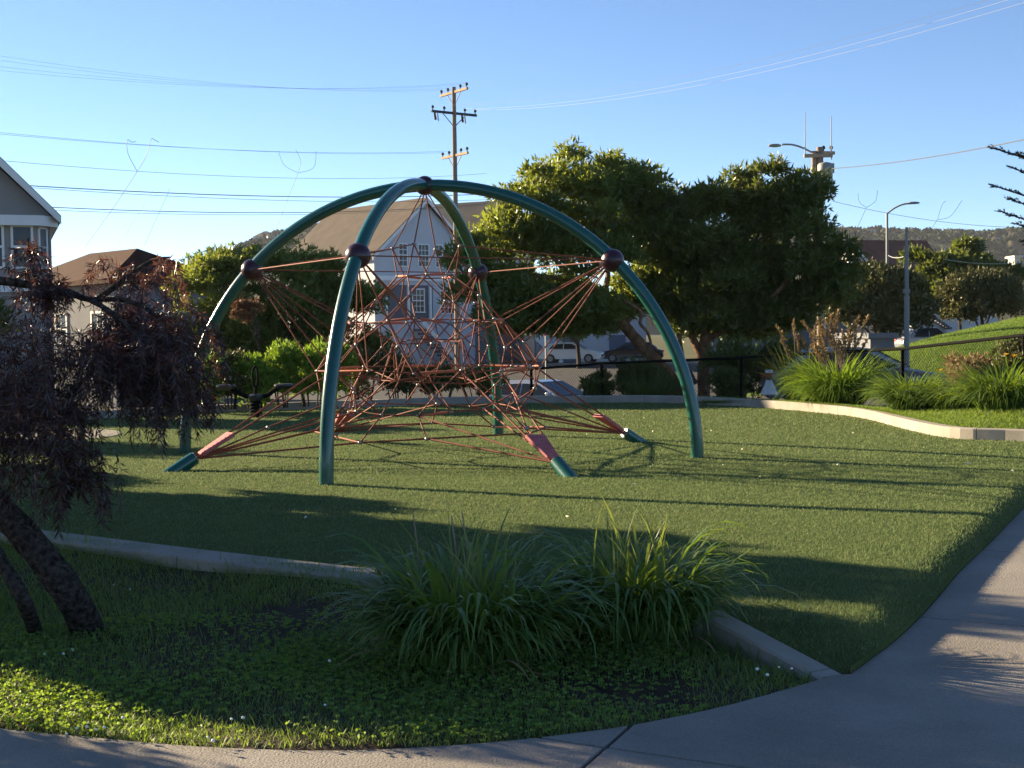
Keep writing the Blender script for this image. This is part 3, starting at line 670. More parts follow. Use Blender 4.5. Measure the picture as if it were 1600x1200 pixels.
# tall hedge-like tree on the left and the shrubs in front of it
hb = D(410, 600, 35.5); hb[2] = -.5
tree('hedge_tree', 'broad dense green tree behind the bright green shrubs', hb, [([hb, D(415, 540, 35.5), D(420, 470, 35.5)], .2, .06), ([D(415, 550, 35.5), D(350, 500, 35.5), D(320, 450, 35.5)], .1, .03), ([D(415, 550, 35.5), D(480, 500, 35.5), D(500, 450, 35.5)], .1, .03)],
    [ell(335, 428, 62, 44, 35), ell(420, 425, 75, 42, 35.5), ell(492, 430, 48, 38, 36), ell(300, 450, 36, 50, 34.5), ell(400, 490, 125, 60, 35.5), ell(505, 480, 50, 70, 36), ell(340, 530, 70, 45, 35), ell(450, 540, 90, 40, 36), ell(528, 455, 34, 50, 36.5), ell(530, 520, 36, 50, 36.5), ell(568, 480, 34, 52, 37), ell(575, 535, 32, 40, 37)],
    80, (.35, .7), 13000, 6, .14, .042, 'tree_leaf', 'bark_dark', 23)

# low shrubs along the bed
def shrub(name, label, px0, px1, py0, py1, Y, leafm, n, per, L, W, seed, nsub=16, cat='shrub', group=None, up=.9):
    c = D((px0+px1)/2, py1, Y); c[2] = max(bed_z(c[0], c[1]) if Y < 34 else float(gz(c[0], c[1])), -1.3); k = Y/F; g = np.random.default_rng(seed)
    h = D((px0+px1)/2, py0, Y)[2]-c[2]; wdt = (px1-px0)*k; t = thing(name, label, cat, c, group=group)
    mid = c+np.array([0, 0, h*.5]); els = [(mid, np.array([wdt*.46, min(wdt*.4, .6), h*.48]))]
    bl = subblobs(els, nsub, h*.14+.05, h*.26+.06, g)+[(els[0][0], els[0][1]*.75)]
    st = MB(); r = random.Random(seed)
    for i in range(7):
        x = r.uniform(-.4, .4)*wdt; st.tube([(c[0]+x*.6, c[1], c[2]-.05), (c[0]+x, c[1]+r.uniform(-.1, .1), c[2]+h*.6)], [.018, .007], 5)
    obj('stem', st, 'bark_dark', t, world=True)
    np_obj('foliage', blob_leaves(bl, n, per, L, W, g, up, spread=.6), leafm, t, origin=c); return t
for i, (a, b, y0, y1, Y, lab, m) in enumerate([
    (312, 345, 555, 632, 28.6, 'small bright green shrub beside the spring seesaw, at the weeping tree side', 'bright_leaf'),
    (335, 385, 556, 634, 28.9, 'yellowish green shrub behind the left seat of the spring seesaw', 'olive_leaf'),
    (372, 432, 546, 634, 29.0, 'bright green leafy shrub directly behind the seesaw handle', 'bright_leaf'),
    (420, 470, 546, 632, 29.3, 'bright green leafy shrub behind the right seat of the spring seesaw', 'bright_leaf'),
    (455, 515, 542, 632, 29.6, 'bright green shrub between the seesaw and the front green arch leg', 'bright_leaf'),
    (500, 545, 530, 630, 30.2, 'tall bright green shrub right behind the front green arch leg', 'bright_leaf')]):
    shrub('bright_shrub', lab, a, b, y0, y1, Y, m, 900, 6, .11, .03, 40+i, group='bright shrubs behind the seesaw')
for i, (a, b, y0, y1, Y, lab, m) in enumerate([
    (535, 600, 548, 628, 31.2, 'olive shrub below the lavender house wall, seen through the net', 'olive_leaf'),
    (585, 660, 556, 628, 31.6, 'dull green shrub below the white house stairs, seen through the net', 'olive_leaf'),
    (650, 720, 572, 628, 32.0, 'dark low shrub behind the middle of the net', 'dark_leaf'),
    (705, 800, 576, 626, 32.3, 'dark wide shrub beside the rear green arch leg', 'dark_leaf'),
    (905, 960, 582, 624, 32.6, 'low dark shrub at the bare fence post', 'dark_leaf'),
    (1110, 1170, 580, 624, 31.6, 'low dark shrub at the foot of the upright evergreen', 'dark_leaf')]):
    shrub('bed_shrub', lab, a, b, y0, y1, Y, m, 900, 6, .10, .03, 60+i, group='shrubs along the planting bed')
for i, (a, b, y0, y1, Y, lab) in enumerate([(1108, 1185, 535, 622, 34, 'tall dark bush behind the fence, right of the upright evergreen trunk'), (1175, 1250, 528, 622, 34.5, 'tall dark bush behind the fence and the traffic cone'), (955, 1060, 560, 622, 34.5, 'wide dark bush behind the fence below the leaning trunk')]):
    shrub('fence_bush', lab, a, b, y0, y1, Y, 'dark_leaf', 1500, 6, .12, .035, 80+i, group='bushes behind the fence', nsub=24)
# reddish dry bush rising over the bright shrubs
c = D(405, 600, 30); c[2] = .0
t = thing('red_bush', 'thin stemmed reddish bush standing above the bright green shrubs', 'bush', c); g = np.random.default_rng(77)
st = MB()
for px, py in ((378, 480), (390, 478), (365, 485), (404, 485), (398, 500)): st.tube(catmull([D(405, 600, 30), D(405, 545, 30), D((405+px)/2, (520+py)/2, 30), D(px, py, 30)], 4), [.02-.0012*i for i in range(13)], 6)
obj('stem', st, 'bark_dark', t, world=True)
np_obj('foliage', blob_leaves([ell(376, 482, 12, 12, 30), ell(388, 498, 10, 16, 30), ell(403, 482, 8, 14, 30), ell(368, 494, 7, 12, 30), ell(392, 480, 9, 9, 30)], 420, 5, .075, .03, g, .9), 'red_leaf', t, origin=c)

# ---------------------------------------------------------------- weeping purple tree on the left
wb = np.array([*G(135, 985, -.13)[:2], -.16])
wt = thing('weeping_tree', 'weeping tree with rough leaning trunk and drooping dark purple leaves', 'tree', wb)
mb = MB(); g1 = random.Random(4)
def wl(pts, r0, r1, seg=12): limb(mb, [D(*p) if isinstance(p, tuple) else p for p in pts], r0, r1, seg, g1)
wl([np.array([wb[0]+.06, wb[1], -.25]), (112, 935, 7.75), (60, 862, 7.8), (5, 800, 7.9), (-90, 700, 8.1), (-230, 560, 8.4), (-330, 420, 8.8)], .095, .07, 20)
wl([(-330, 420, 8.8), (-420, 280, 9.2), (-460, 150, 9.5)], .10, .05); wl([(-330, 420, 8.8), (-600, 330, 9.), (-800, 260, 9.2)], .08, .04)
mb2 = MB(); mb, keep = mb2, mb
wl([np.array([G(62, 985, -.14)[0], G(62, 985, -.14)[1], -.25]), (40, 945, 7.5), (10, 890, 7.5), (-30, 830, 7.6), (-110, 740, 7.8)], .045, .035); mb2 = mb; mb = keep
wl([(-300, 440, 8.7), (-160, 428, 8.8), (-30, 436, 8.8), (60, 447, 8.8), (110, 458, 8.8), (140, 468, 8.8), (200, 470, 8.8), (250, 500, 8.8), (285, 560, 8.8)], .04, .008, 10)
wl([(150, 470, 8.8), (190, 440, 8.9), (235, 408, 9.0), (265, 402, 9.0)], .022, .006, 8); wl([(60, 447, 8.8), (48, 410, 8.8), (44, 372, 8.8)], .018, .005, 8); wl([(-200, 600, 8.3), (-60, 610, 8.2), (60, 640, 8.2), (120, 700, 8.2)], .035, .008, 8)
wl([(140, 468, 8.8), (190, 500, 8.5), (240, 560, 8.4), (290, 640, 8.4)], .02, .005, 8)
wl([(-60, 720, 8.0), (20, 690, 7.9), (90, 720, 7.8), (140, 790, 7.8)], .03, .006, 8)
obj('trunk', mb, 'bark_dark', wt, smooth=True, world=True); obj('stem', mb2, 'bark_dark', wt, smooth=True, world=True)
def sprays(starts, lens, g, per=20, out=.75, L=.085, W=.011, down=1.):
    """hanging twigs: each droops from its start and carries narrow leaves on both sides"""
    n = len(starts); yaw = g.uniform(0, 2*PI, n); lens = np.asarray(lens); P, A, tw = [], [], []
    pos = starts.copy(); hd = np.stack([np.cos(yaw)*out, np.sin(yaw)*out, g.uniform(.1, .6, n)], 1); segs = per
    for i in range(segs):
        t = i/segs; dirv = nrm(hd*(1-t)+np.array([0, 0, -1.])*(t*1.3+.15)*down+g.normal(size=(n, 3))*.10)
        pos2 = pos+dirv*(lens/segs)[:, None]
        tw.append((pos, pos2))
        for s_ in range(2):
            side = nrm(g.normal(size=(n, 3))); P.append(pos2); A.append(dirv*.6+side*.85+np.array([0, 0, -.3]))
        pos = pos2
    P = np.concatenate(P); A = np.concatenate(A); m = len(P)
    lv = leaves(P, A, L*g.uniform(.6, 1.25, m), W*g.uniform(.8, 1.3, m), g, .1, rnd=g.random(m)**1.5)
    a = np.concatenate([x[0] for x in tw]); b = np.concatenate([x[1] for x in tw]); k = len(a); d = nrm(b-a); sd = nrm(np.cross(d, g.normal(size=(k, 3))))*.0022
    V = np.stack([a-sd, a+sd, b], 1).reshape(-1, 3); return join([lv, (V, np.arange(3*k).reshape(-1, 3), np.full(k, .1))])
g = np.random.default_rng(31)
def pxs(n, x0, x1, y0, y1, Y0, Y1):
    return np.array([D(g.uniform(x0, x1), g.uniform(y0, y1), g.uniform(Y0, Y1)) for _ in range(n)])
st, ls = [], []
def reg(n, x0, x1, y0, y1, Y0, Y1, l0, l1): n = max(4, int(n*.62)); st.append(pxs(n, x0, x1, y0, y1, Y0, Y1)); ls.append(g.uniform(l0, l1, n))
reg(170, -20, 95, 505, 640, 7.8, 9.4, .3, .62); reg(300, 110, 285, 520, 590, 8.2, 9.2, .3, .62); reg(110, 170, 300, 470, 540, 8.4, 9.2, .3, .6); reg(60, 255, 305, 560, 640, 8.3, 9.0, .25, .5)
reg(40, 175, 268, 405, 440, 8.8, 9.2, .18, .42); reg(26, 36, 60, 372, 440, 8.7, 8.95, .12, .28); reg(22, 70, 100, 430, 455, 8.7, 8.9, .12, .22); reg(16, 10, 100, 450, 475, 8.7, 8.9, .1, .3); reg(30, 165, 225, 475, 505, 8.7, 8.9, .15, .3)
reg(120, -20, 110, 620, 720, 7.6, 8.2, .3, .6); reg(60, 80, 140, 700, 760, 7.6, 8.0, .22, .42); reg(50, 0, 130, 590, 640, 8.2, 8.6, .2, .4)
reg(160, -300, 0, 430, 650, 8.6, 9.5, .4, .8)
np_obj('crown', sprays(np.concatenate(st), np.concatenate(ls), g, 28, L=.072, W=.0078), 'purple_leaf', wt, origin=wb)
# upper crown, above and left of what the photo shows
def ellpts(c, r, n): d = nrm(g.normal(size=(n, 3))); return np.array(c)+d*np.array(r)*(g.random(n)**.4)[:, None]
up_ = np.concatenate([ellpts((-5.7, 10.4, 2.5), (.9, .7, .8), 160), ellpts((-6.0, 10.0, 2.1), (.8, .6, .9), 190), ellpts((-5.7, 7.52, 1.6), (.55, .42, .9), 300)])
np_obj('upper_crown', sprays(up_, g.uniform(.4, .9, len(up_)), g, 12, L=.13, W=.03), 'purple_leaf', wt, origin=wb)

# ---------------------------------------------------------------- daylily clumps in the foreground
def strap_mesh(name, L, W, rise, droop, g, m, seg=9, ex=1.9):
    V, T, Q = straps(np.zeros((1, 3)), np.zeros(1), L, W, rise, droop, g, seg, ex=ex); me = np_mesh(name, V, T, Q); me.materials.append(MATS[m]); return me
g = np.random.default_rng(90)
mat('dead_leaf', (.17, .11, .055), .7, (.27, .19, .10), scale=6, trans=.25)
strap_vars = [strap_mesh('leaf', g.uniform(.68, 1.0), g.uniform(.018, .032), g.uniform(1.1, 1.52), g.uniform(-1.5, -.7), g, 'strap_leaf', ex=g.uniform(1.3, 2.6)) for _ in range(22)]
tip_vars = [strap_mesh('leaf', g.uniform(.55, .85), g.uniform(.014, .024), g.uniform(1.3, 1.56), g.uniform(-.2, 1.1), g, 'strap_leaf_pale', ex=g.uniform(1.5, 3)) for _ in range(12)]
dead_vars = [strap_mesh('leaf', g.uniform(.4, .75), g.uniform(.010, .018), g.uniform(.3, 1.0), g.uniform(-1.4, -.8), g, 'dead_leaf', ex=1.2) for _ in range(5)]
def daylily(label, c, rx, ry, n, ntip, hs, seed, fill=500):
    t = thing('daylily_clump', label, 'plant', c, group='daylily clumps in the front lawn'); r = random.Random(seed); gg = np.random.default_rng(seed)
    for i in range(n):
        a = r.uniform(0, 2*PI); q = math.sqrt(r.random()); o = link('leaf', r.choice(dead_vars if i % 13 == 5 else strap_vars), None, t); x, y = math.cos(a)*q*rx, math.sin(a)*q*ry
        o.location = (x, y, -.01); o.rotation_euler = (r.uniform(-.2, .2), r.uniform(-.15, .15), math.atan2(y/ry, x/rx)+r.uniform(-.8, .8)); k = hs*r.uniform(.75, 1.15); o.scale = (k, k, k*r.uniform(.9, 1.1))
    for i in range(ntip):
        a = r.uniform(0, 2*PI); q = math.sqrt(r.random())*.75; o = link('leaf', r.choice(tip_vars), None, t); x, y = math.cos(a)*q*rx, math.sin(a)*q*ry
        o.location = (x, y, .05); o.rotation_euler = (r.uniform(-.25, .25), r.uniform(-.2, .2), r.uniform(0, 6.28)); k = hs*r.uniform(.85, 1.2); o.scale = (k, k, k)
    q = np.sqrt(gg.random(fill)); a = gg.uniform(0, 2*PI, fill); P = np.stack([np.cos(a)*q*rx, np.sin(a)*q*ry, np.zeros(fill)], 1)
    np_obj('leaf_mass', straps(P, a+gg.normal(0, .7, fill), hs*gg.uniform(.35, .85, fill), gg.uniform(.016, .03, fill), gg.uniform(1.0, 1.5, fill), gg.uniform(-1.4, .1, fill), gg, 6, ex=1.8), 'strap_mass', t, 'stuff')
    return t
c1 = G(690, 1050, -.14); c2 = G(800, 1010, -.14); c3 = G(990, 1010, -.14)
d1 = daylily('large dark daylily clump with arching leaves, the wider of the front pair', (c1[0]+.14, c1[1]+.12, -.14), .32, .26, 248, 50, 1.0, 7, 1300)
d2 = daylily('smaller daylily clump with sunlit tips, next to the ramped kerb end', (c3[0]+.02, c3[1]+.1, -.14), .28, .24, 230, 68, .98, 8, 1000)
for px, py, h in ((645, 800, .8), (705, 806, .7), (722, 800, .72)):
    p = G(px+15, 1030, -.14); q = D(px, py, p[1]); o = obj('flower_stalk', MB().tube(catmull([(p[0], p[1], -.14), ((p[0]+q[0])/2+.01, p[1], q[2]*.55), tuple(q)], 4), [.004]*8+[.003], 6), 'dry_stalk_plain' if 'dry_stalk_plain' in MATS else 'wood_pole', d1, world=True)

# ---------------------------------------------------------------- big grasses and daylilies by the far kerb
def grass_clump(name, label, px, pyb, Y, h, rx, n, seed, m='strap_mass', W=.02, plumes=0, group=None, flowers=(), droop=(-1.3, -.1)):
    c = D(px, pyb, Y); c[2] = bed_z(c[0], c[1]); gg = np.random.default_rng(seed); t = thing(name, label, 'plant', c, group=group)
    q = np.sqrt(gg.random(n)); a = gg.uniform(0, 2*PI, n); P = np.stack([np.cos(a)*q*rx*.5, np.sin(a)*q*rx*.4, np.zeros(n)-.02], 1)
    np_obj('leaf_mass', straps(P, a+gg.normal(0, .5, n), h*gg.uniform(.6, 1.45, n), W*gg.uniform(.7, 1.3, n), gg.uniform(1.0, 1.52, n), gg.uniform(droop[0], droop[1], n), gg, 6), m, t, 'stuff')
    if plumes:
        V = []; r = random.Random(seed)
        for i in range(plumes):
            a = r.uniform(-.5, .5); x0 = r.uniform(-.3, .3)*rx; hh = h*r.uniform(1.15, 1.75); tip = Vector((x0+math.sin(a)*hh*.75, r.uniform(-.2, .2), hh*math.cos(a)))
            mbp = MB().tube(catmull([(x0*.4, 0, 0), (x0+(tip.x-x0)*.4, tip.y*.4, tip.z*.55), tuple(tip)], 3), [.006]*6+[.004], 5)
            o = obj('flower_stalk', mbp, 'wood_pole', t)
            d_ = (tip-Vector((x0, 0, tip.z*.5))).normalized(); k = 60; s0 = np.linspace(-.32, .04, k)[:, None]*np.array(d_)+np.array(tip); gr = np.random.default_rng(i)
            np_obj('plume', leaves(s0, gr.normal(size=(k, 3))*.5+np.array(d_), .075, .03, gr), 'dry_stalk', o, 'stuff')
    for fx, fy in flowers:
        p = D(fx, fy, c[1]-.1); lp = p-np.array(c); st = obj('flower_stalk', MB().tube([(lp[0]*.6, 0, 0), tuple(lp)], .006, 5), 'strap_leaf', t)
        fm = MB()
        for k in range(6):
            a = k*PI/3; fm.add([tuple(lp), (lp[0]+.035*math.cos(a-.3), lp[1]+.035*math.sin(a-.3), lp[2]+.035), (lp[0]+.055*math.cos(a), lp[1]+.055*math.sin(a), lp[2]+.045), (lp[0]+.035*math.cos(a+.3), lp[1]+.035*math.sin(a+.3), lp[2]+.035)], [(0, 1, 2, 3)])
        obj('flower', fm, 'flower_orange', t)
    return t
grass_clump('fountain_grass', 'tall bright green fountain grass clump with tan plumes at the kerb', 1315, 630, 26.9, 1.08, .75, 2600, 101, 'bright_leaf', .022, 34, droop=(-1.2, .5))
grass_clump('daylily_bush', 'daylily clump with one yellow flower where the far kerb curves in', 1428, 632, 23.6, .8, .7, 1300, 102, 'strap_mass', .022, 0, 'daylilies by the far kerb', [(1469, 580)], (-1.2, .4))
grass_clump('daylily_bush', 'daylily clump with orange flower on the grass verge by the fence', 1572, 632, 21.6, .9, .8, 1300, 103, 'strap_mass', .022, 0, 'daylilies by the far kerb', [(1571, 556), (1584, 558)], (-1.2, .4))
grass_clump('daylily_bush', 'dark daylily clump between the two flowering ones', 1500, 626, 22.8, .7, .8, 900, 104, 'strap_mass', .022, 0, 'daylilies by the far kerb', (), (-1.2, .4))
grass_clump('bed_grass', 'dark upright grass tuft under the leaning evergreen', 1010, 620, 31.9, .75, .9, 500, 105, 'dark_leaf', .02, 0, droop=(-.3, 1.2))
grass_clump('bed_grass', 'dark grass tuft with pale stalks beside the traffic cone', 1262, 622, 28.4, 1.1, .8, 500, 106, 'dark_leaf', .022, 10, droop=(-.2, 1.2))
shrub('brown_shrub', 'brown twiggy shrub on the verge below the fence rail', 1468, 1565, 545, 602, 22.9, 'dry_stalk', 1500, 5, .07, .018, 111)
shrub('verge_shrub', 'olive shrub against the fence rail beside the grass mound', 1558, 1640, 515, 580, 22.6, 'olive_leaf', 1500, 5, .07, .022, 112)

# ---------------------------------------------------------------- black chain link fence
fb = fence_top[2]
fence = thing('chain_link_fence', 'low black chain link fence with round top rail behind the far kerb', 'fence', (fb[0], fb[1], fb[2]-FH))
for i in range(len(fence_top)-1):
    obj('top_rail', MB().tube([tuple(fence_top[i]), tuple(fence_top[i+1])], .03, 10), 'black_steel', fence, smooth=True, world=True)
post_at = []
for p in fence_top: post_at.append(p)
for a, b in zip(fence_top[:-1], fence_top[1:]):
    L_ = np.linalg.norm(b-a); k = int(L_/2.6)
    for j in range(1, k): post_at.append(a+(b-a)*j/k)
for p in post_at:
    m_ = MB().tube([(p[0], p[1], p[2]-FH-.3), (p[0], p[1], p[2]+.0)], .034, 10); obj('post', m_, 'black_steel', fence, smooth=True, world=True)
V = []; T = []; cnt = 0
for a, b in zip(fence_top[:-1], fence_top[1:]):
    L_ = np.linalg.norm((b-a)[:2]); e = (b-a)/L_; hgt = FH-.05; s_ = -hgt
    while s_ < L_:
        for sg in (1, -1):
            q0, q1 = (s_, 0) if sg > 0 else (s_+hgt, 0), (s_+hgt, hgt) if sg > 0 else (s_, hgt)
            (x0, z0), (x1, z1) = q0, q1
            if max(x0, x1) <= 0 or min(x0, x1) >= L_: continue
            def cl(x, z, xo, zo):
                if x < 0: t = -x/(xo-x); return 0, z+(zo-z)*t
                if x > L_: t = (x-L_)/(x-xo); return L_, z+(zo-z)*t
                return x, z
            (x0, z0), (x1, z1) = cl(x0, z0, x1, z1), cl(x1, z1, *q0)
            p0 = a+e*x0; p1 = a+e*x1; p0 = np.array([p0[0], p0[1], p0[2]-FH+.03+z0]); p1 = np.array([p1[0], p1[1], p1[2]-FH+.03+z1])
            d_ = nrm(p1-p0); u_ = nrm(np.cross(d_, [0, 1, .3]))*.0024; w_ = np.cross(d_, u_)
            V += [p0+u_, p0-u_*.5+w_*.87, p0-u_*.5-w_*.87, p1+u_, p1-u_*.5+w_*.87, p1-u_*.5-w_*.87]
            for k in range(3): k2 = (k+1) % 3; T += [(cnt+k, cnt+k2, cnt+3+k2), (cnt+k, cnt+3+k2, cnt+3+k)]
            cnt += 6
        s_ += .075
np_obj('chain_mesh', (np.array(V), np.array(T), np.zeros(len(T))), 'black_steel', fence, 'stuff', origin=fence.location)

# white cone with red top beyond the fence
c = D(1202, 614, 30.6); cz = D(1202, 616, 30.6)[2]; c[2] = cz
tc = thing('traffic_cone', 'white cone with a red and white head behind the fence', 'cone', c)
obj('cone_body', MB().lathe((0, 0, 0), [(.19, 0), (.185, .03), (.07, .3), (.06, .315)], 20), 'flower_white', tc, smooth=True)
obj('cone_neck', MB().lathe((0, 0, .315), [(.055, 0), (.05, .06)], 16), 'black_rubber', tc)
obj('cone_head', MB().lathe((0, 0, .375), [(.07, 0), (.08, .05), (.085, .12), (.06, .17)], 16), 'red_paint', tc, smooth=True)
obj('cone_band', MB().lathe((0, 0, .375), [(.083, .10), (.089, .105), (.089, .15), (.07, .172)], 16), 'flower_white', tc, smooth=True)

# ---------------------------------------------------------------- houses
def window(parent, x, y, z, w_, h_, nrm_axis, cols=2, rows=2, sash=True, fm='white_paint', fr=.09):
    """window on a wall of local frame; nrm_axis 'y-' faces -y, 'x-' faces -x, 'x+' faces +x; (x,y,z) is the centre on the wall"""
    def put(mb, u0, u1, v0, v1, d0, d1):
        if nrm_axis == 'y-': mb.box((x+(u0+u1)/2, y-(d0+d1)/2, z+(v0+v1)/2), (u1-u0, d1-d0, v1-v0))
        else:
            sg = -1 if nrm_axis == 'x-' else 1; mb.box((x+sg*(d0+d1)/2, y+(u0+u1)/2, z+(v0+v1)/2), (d1-d0, u1-u0, v1-v0))
    f = MB(); a, b = w_/2, h_/2
    put(f, -a-fr, a+fr, b, b+fr, 0, .07); put(f, -a-fr*1.4, a+fr*1.4, -b-fr, -b, 0, .1); put(f, -a-fr, -a, -b, b, 0, .06); put(f, a, a+fr, -b, b, 0, .06)
    if sash: put(f, -a, a, -.04, .04, .0, .05)
    for i in range(1, cols): put(f, -a+2*a*i/cols-.02, -a+2*a*i/cols+.02, -b, b, 0, .04)
    for i in range(1, rows): put(f, -a, a, -b+2*b*i/rows-.02, -b+2*b*i/rows+.02, 0, .038)
    o = obj('window', f, fm, parent); p = MB(); put(p, -a, a, -b, b, .003, .02); obj('pane', p, 'glass', o); return o
def gable_house(name, label, loc, rz, W, L, eave, ridge, wallm, roofm, over=.4, trim='white_paint', z0=-1.5):
    t = thing(name, label, 'house', loc, rz)
    w2 = W/2; mb = MB(); mb.prism([(-w2, z0), (w2, z0), (w2, eave), (0, ridge-.12), (-w2, eave)], 1, 0, L); obj('wall', mb, wallm, t)
    sl_ = (ridge-eave)/w2; th = .22
    for sgn in (-1, 1):
        xo = sgn*(w2+over); zo = eave-sl_*over
        pr = [(0, ridge), (xo, zo), (xo, zo+th), (0, ridge+th)]
        obj('roof', MB().prism(pr, 1, -over, L+over), roofm, t)
        obj('barge_board', MB().prism([(0, ridge-.16), (xo, zo-.16), (xo, zo+th*.7), (0, ridge+th*.7)], 1, -over-.05, -over-.005), trim, t)
    return t
# white gabled house behind the dome
k = 107/F
b = D(667, 562, 107); H3 = gable_house('gabled_house', 'white gabled house with big grey roof seen behind the dome top', b, R(40), 9.6, 13.0, 8.1, 12.35, 'house_white', 'roof_grey')
c40 = 1/math.cos(R(40))
def fx(px): return (px-667)*k*c40
def fz(py): return (562-py)*k
for px, wd, cols in ((634, 12, 2), (664, 16, 3), (687, 10, 2)): window(H3, fx(px), 0, fz(400), wd*k*c40*.9, 33*k, 'y-', cols, 4)
obj('belt_course', MB().box((0, -.08, fz(436)), (9.7, .16, .35)), 'white_paint', H3)
obj('porch_shade_panel', MB().box((fx(642), -.01, fz(472)), (70*k*c40, .04, 52*k)), 'shade_and_stair_grey', H3)  # flat panel on the wall, the porch's shade painted as dark grey
for px in (608, 640, 672): obj('porch_post', MB().box((fx(px), -.12, fz(475)), (.18, .18, 58*k)), 'white_paint', H3)
window(H3, fx(700), 0, fz(472), 22*k*c40, 34*k, 'y-', 4, 4); window(H3, fx(655), -.04, fz(470), 16*k*c40, 34*k, 'y-', 3, 4)
sw = MB(); sw.prism([(fx(646), fz(508)), (fx(690), fz(562)), (fx(690), fz(555)), (fx(646), fz(498))], 1, -1.5, -1.35); obj('stair_wall', sw, 'white_paint', H3)
sw = MB()
for i in range(9): sw.box((fx(650+i*4.6), -.8, fz(512+i*5.6)-.2), (.42, 1.1, .22))
obj('stair_flight', sw, 'shade_and_stair_grey', H3)
# lavender house beside it
b = D(552, 572, 112); k2 = 112/F; H4 = thing('lavender_house', 'lavender stucco house squeezed between the hedge and the white gabled house', 'house', b, R(30))
obj('wall', MB().box((0, 4, 3.4), (4.4, 8, 10.2)), 'house_lavender', H4); obj('parapet', MB().box((0, 3.96, 8.65), (4.7, 8.3, .3)), 'white_paint', H4)
obj('roof_tile_edge', MB().box((-1.2, .5, 9.05), (1.8, 1.4, .5), taper=.5), 'roof_rust', H4)
window(H4, .6, 0, 5.2, 1.2, 1.7, 'y-'); window(H4, -1.4, 0, 5.2, 1.2, 1.7, 'y-'); window(H4, -2.2, 3, 5.2, 1.2, 1.7, 'x-')
# dark roofed house to the right of the gable, mostly behind the evergreen
b = D(800, 565, 118); H7 = gable_house('gabled_house', 'slate roofed house showing only its ridge between gable and evergreen', b, R(90-25), 10, 14, 9.5, 13.6, 'house_cream', 'roof_slate')
# brown hipped house on the left
b = D(180, 540, 60); b[2] = -.5
k = 60/F; HB = thing('hipped_house', 'low house with brown hipped roof and pale wall', 'house', b, R(44))
ez = D(180, 437, 60)[2]+.5; rz_ = D(165, 385, 62)[2]+.5
def hip(mb, x0, x1, y0, y1, ze, zr, ov=.45):
    x0 -= ov; x1 += ov; y0 -= ov; y1 += ov; hy = (y0+y1)/2; hw = (y1-y0)/2
    if (x1-x0) >= (y1-y0): a_, b_ = (x0+hw, hy, zr), (x1-hw, hy, zr)
    else:
        hx = (x0+x1)/2; hw = (x1-x0)/2; a_, b_ = (hx, y0+hw, zr), (hx, y1-hw, zr)
    base = [(x0, y0, ze), (x1, y0, ze), (x1, y1, ze), (x0, y1, ze)]; low = [(x, y, z-.22) for x, y, z in base]
    v = base+[a_, b_]+low
    if (x1-x0) >= (y1-y0): f = [(0, 1, 5, 4), (1, 2, 5), (2, 3, 4, 5), (3, 0, 4)]
    else: f = [(0, 1, 4), (1, 2, 5, 4), (2, 3, 5), (3, 0, 4, 5)]
    f += [(6, 7, 1, 0), (7, 8, 2, 1), (8, 9, 3, 2), (9, 6, 0, 3), (9, 8, 7, 6)]
    return mb.add(v, f)
obj('wall', MB().box((2.6, 4.9, ez/2-.5), (5.2, 9.8, ez+1)), 'house_pale', HB); obj('roof', hip(MB(), 0, 5.2, 0, 9.8, ez+.05, rz_), 'roof_brown', HB)
window(HB, 0, 1.5, ez*.55, 1., 1.3, 'x-'); window(HB, 0, 5, ez*.55, 1., 1.3, 'x-'); window(HB, 2.6, 0, ez*.55, 1.4, 1.3, 'y-')
# grey house with bay at the left edge
k = 46/F; b = D(0, 560, 46); b[2] = -.5; HA = thing('bay_house', 'grey sided house with bay windows and white cornice at the trolley wires', 'house', b, R(20.5))
def hx(px): return px*k
def hz(py, px=0): return D(px, py, 46)[2]+.5
zt = hz(352, 40)
# bay: front face, then an angled side face
plan = [(-5.5, 0), (hx(57), 0), (hx(78), .55), (hx(78), 9), (-5.5, 9)]
mb = MB(); mb.prism(plan, 2, -1, zt); obj('wall', mb, 'house_grey', HA)
mb = MB(); mb.prism([(-5.6, -.35), (hx(66), -.35), (hx(92), .35), (hx(92), 9.3), (-5.6, 9.3)], 2, zt, zt+.34); obj('cornice', mb, 'white_paint', HA)
mb = MB(); mb.prism([(-5.6, -.1), (hx(60), -.1), (hx(81), .5), (hx(81), 9), (-5.6, 9)], 2, hz(456, 40), hz(444, 40)); obj('belt_course', mb, 'white_paint', HA)
# gable above: its slope falls to the right
apex_x = -2.9; zr = zt+.34+(hx(88)-apex_x)*1.02
mb = MB(); mb.prism([(-5.5-3, zt+.34), (hx(84), zt+.34), (apex_x, zr-.3)], 1, .4, 9); obj('gable_wall', mb, 'house_grey', HA)
for sgn in (1, -1):
    xo = hx(96) if sgn > 0 else apex_x-(hx(96)-apex_x); zo = zr-(hx(96)-apex_x)*1.02
    obj('roof', MB().prism([(apex_x, zr), (xo, zo), (xo, zo+.2), (apex_x, zr+.2)], 1, -.1, 9.4), 'roof_slate', HA)
    obj('barge_board', MB().prism([(apex_x, zr-.2), (xo, zo-.1), (xo, zo+.16), (apex_x, zr+.16)], 1, -.18, -.105), 'white_paint', HA)
for px in (-70, -6, 37): window(HA, hx(px), 0, hz(385, 20), 26*k, 62*k, 'y-', 1, 1, True, fr=.08)
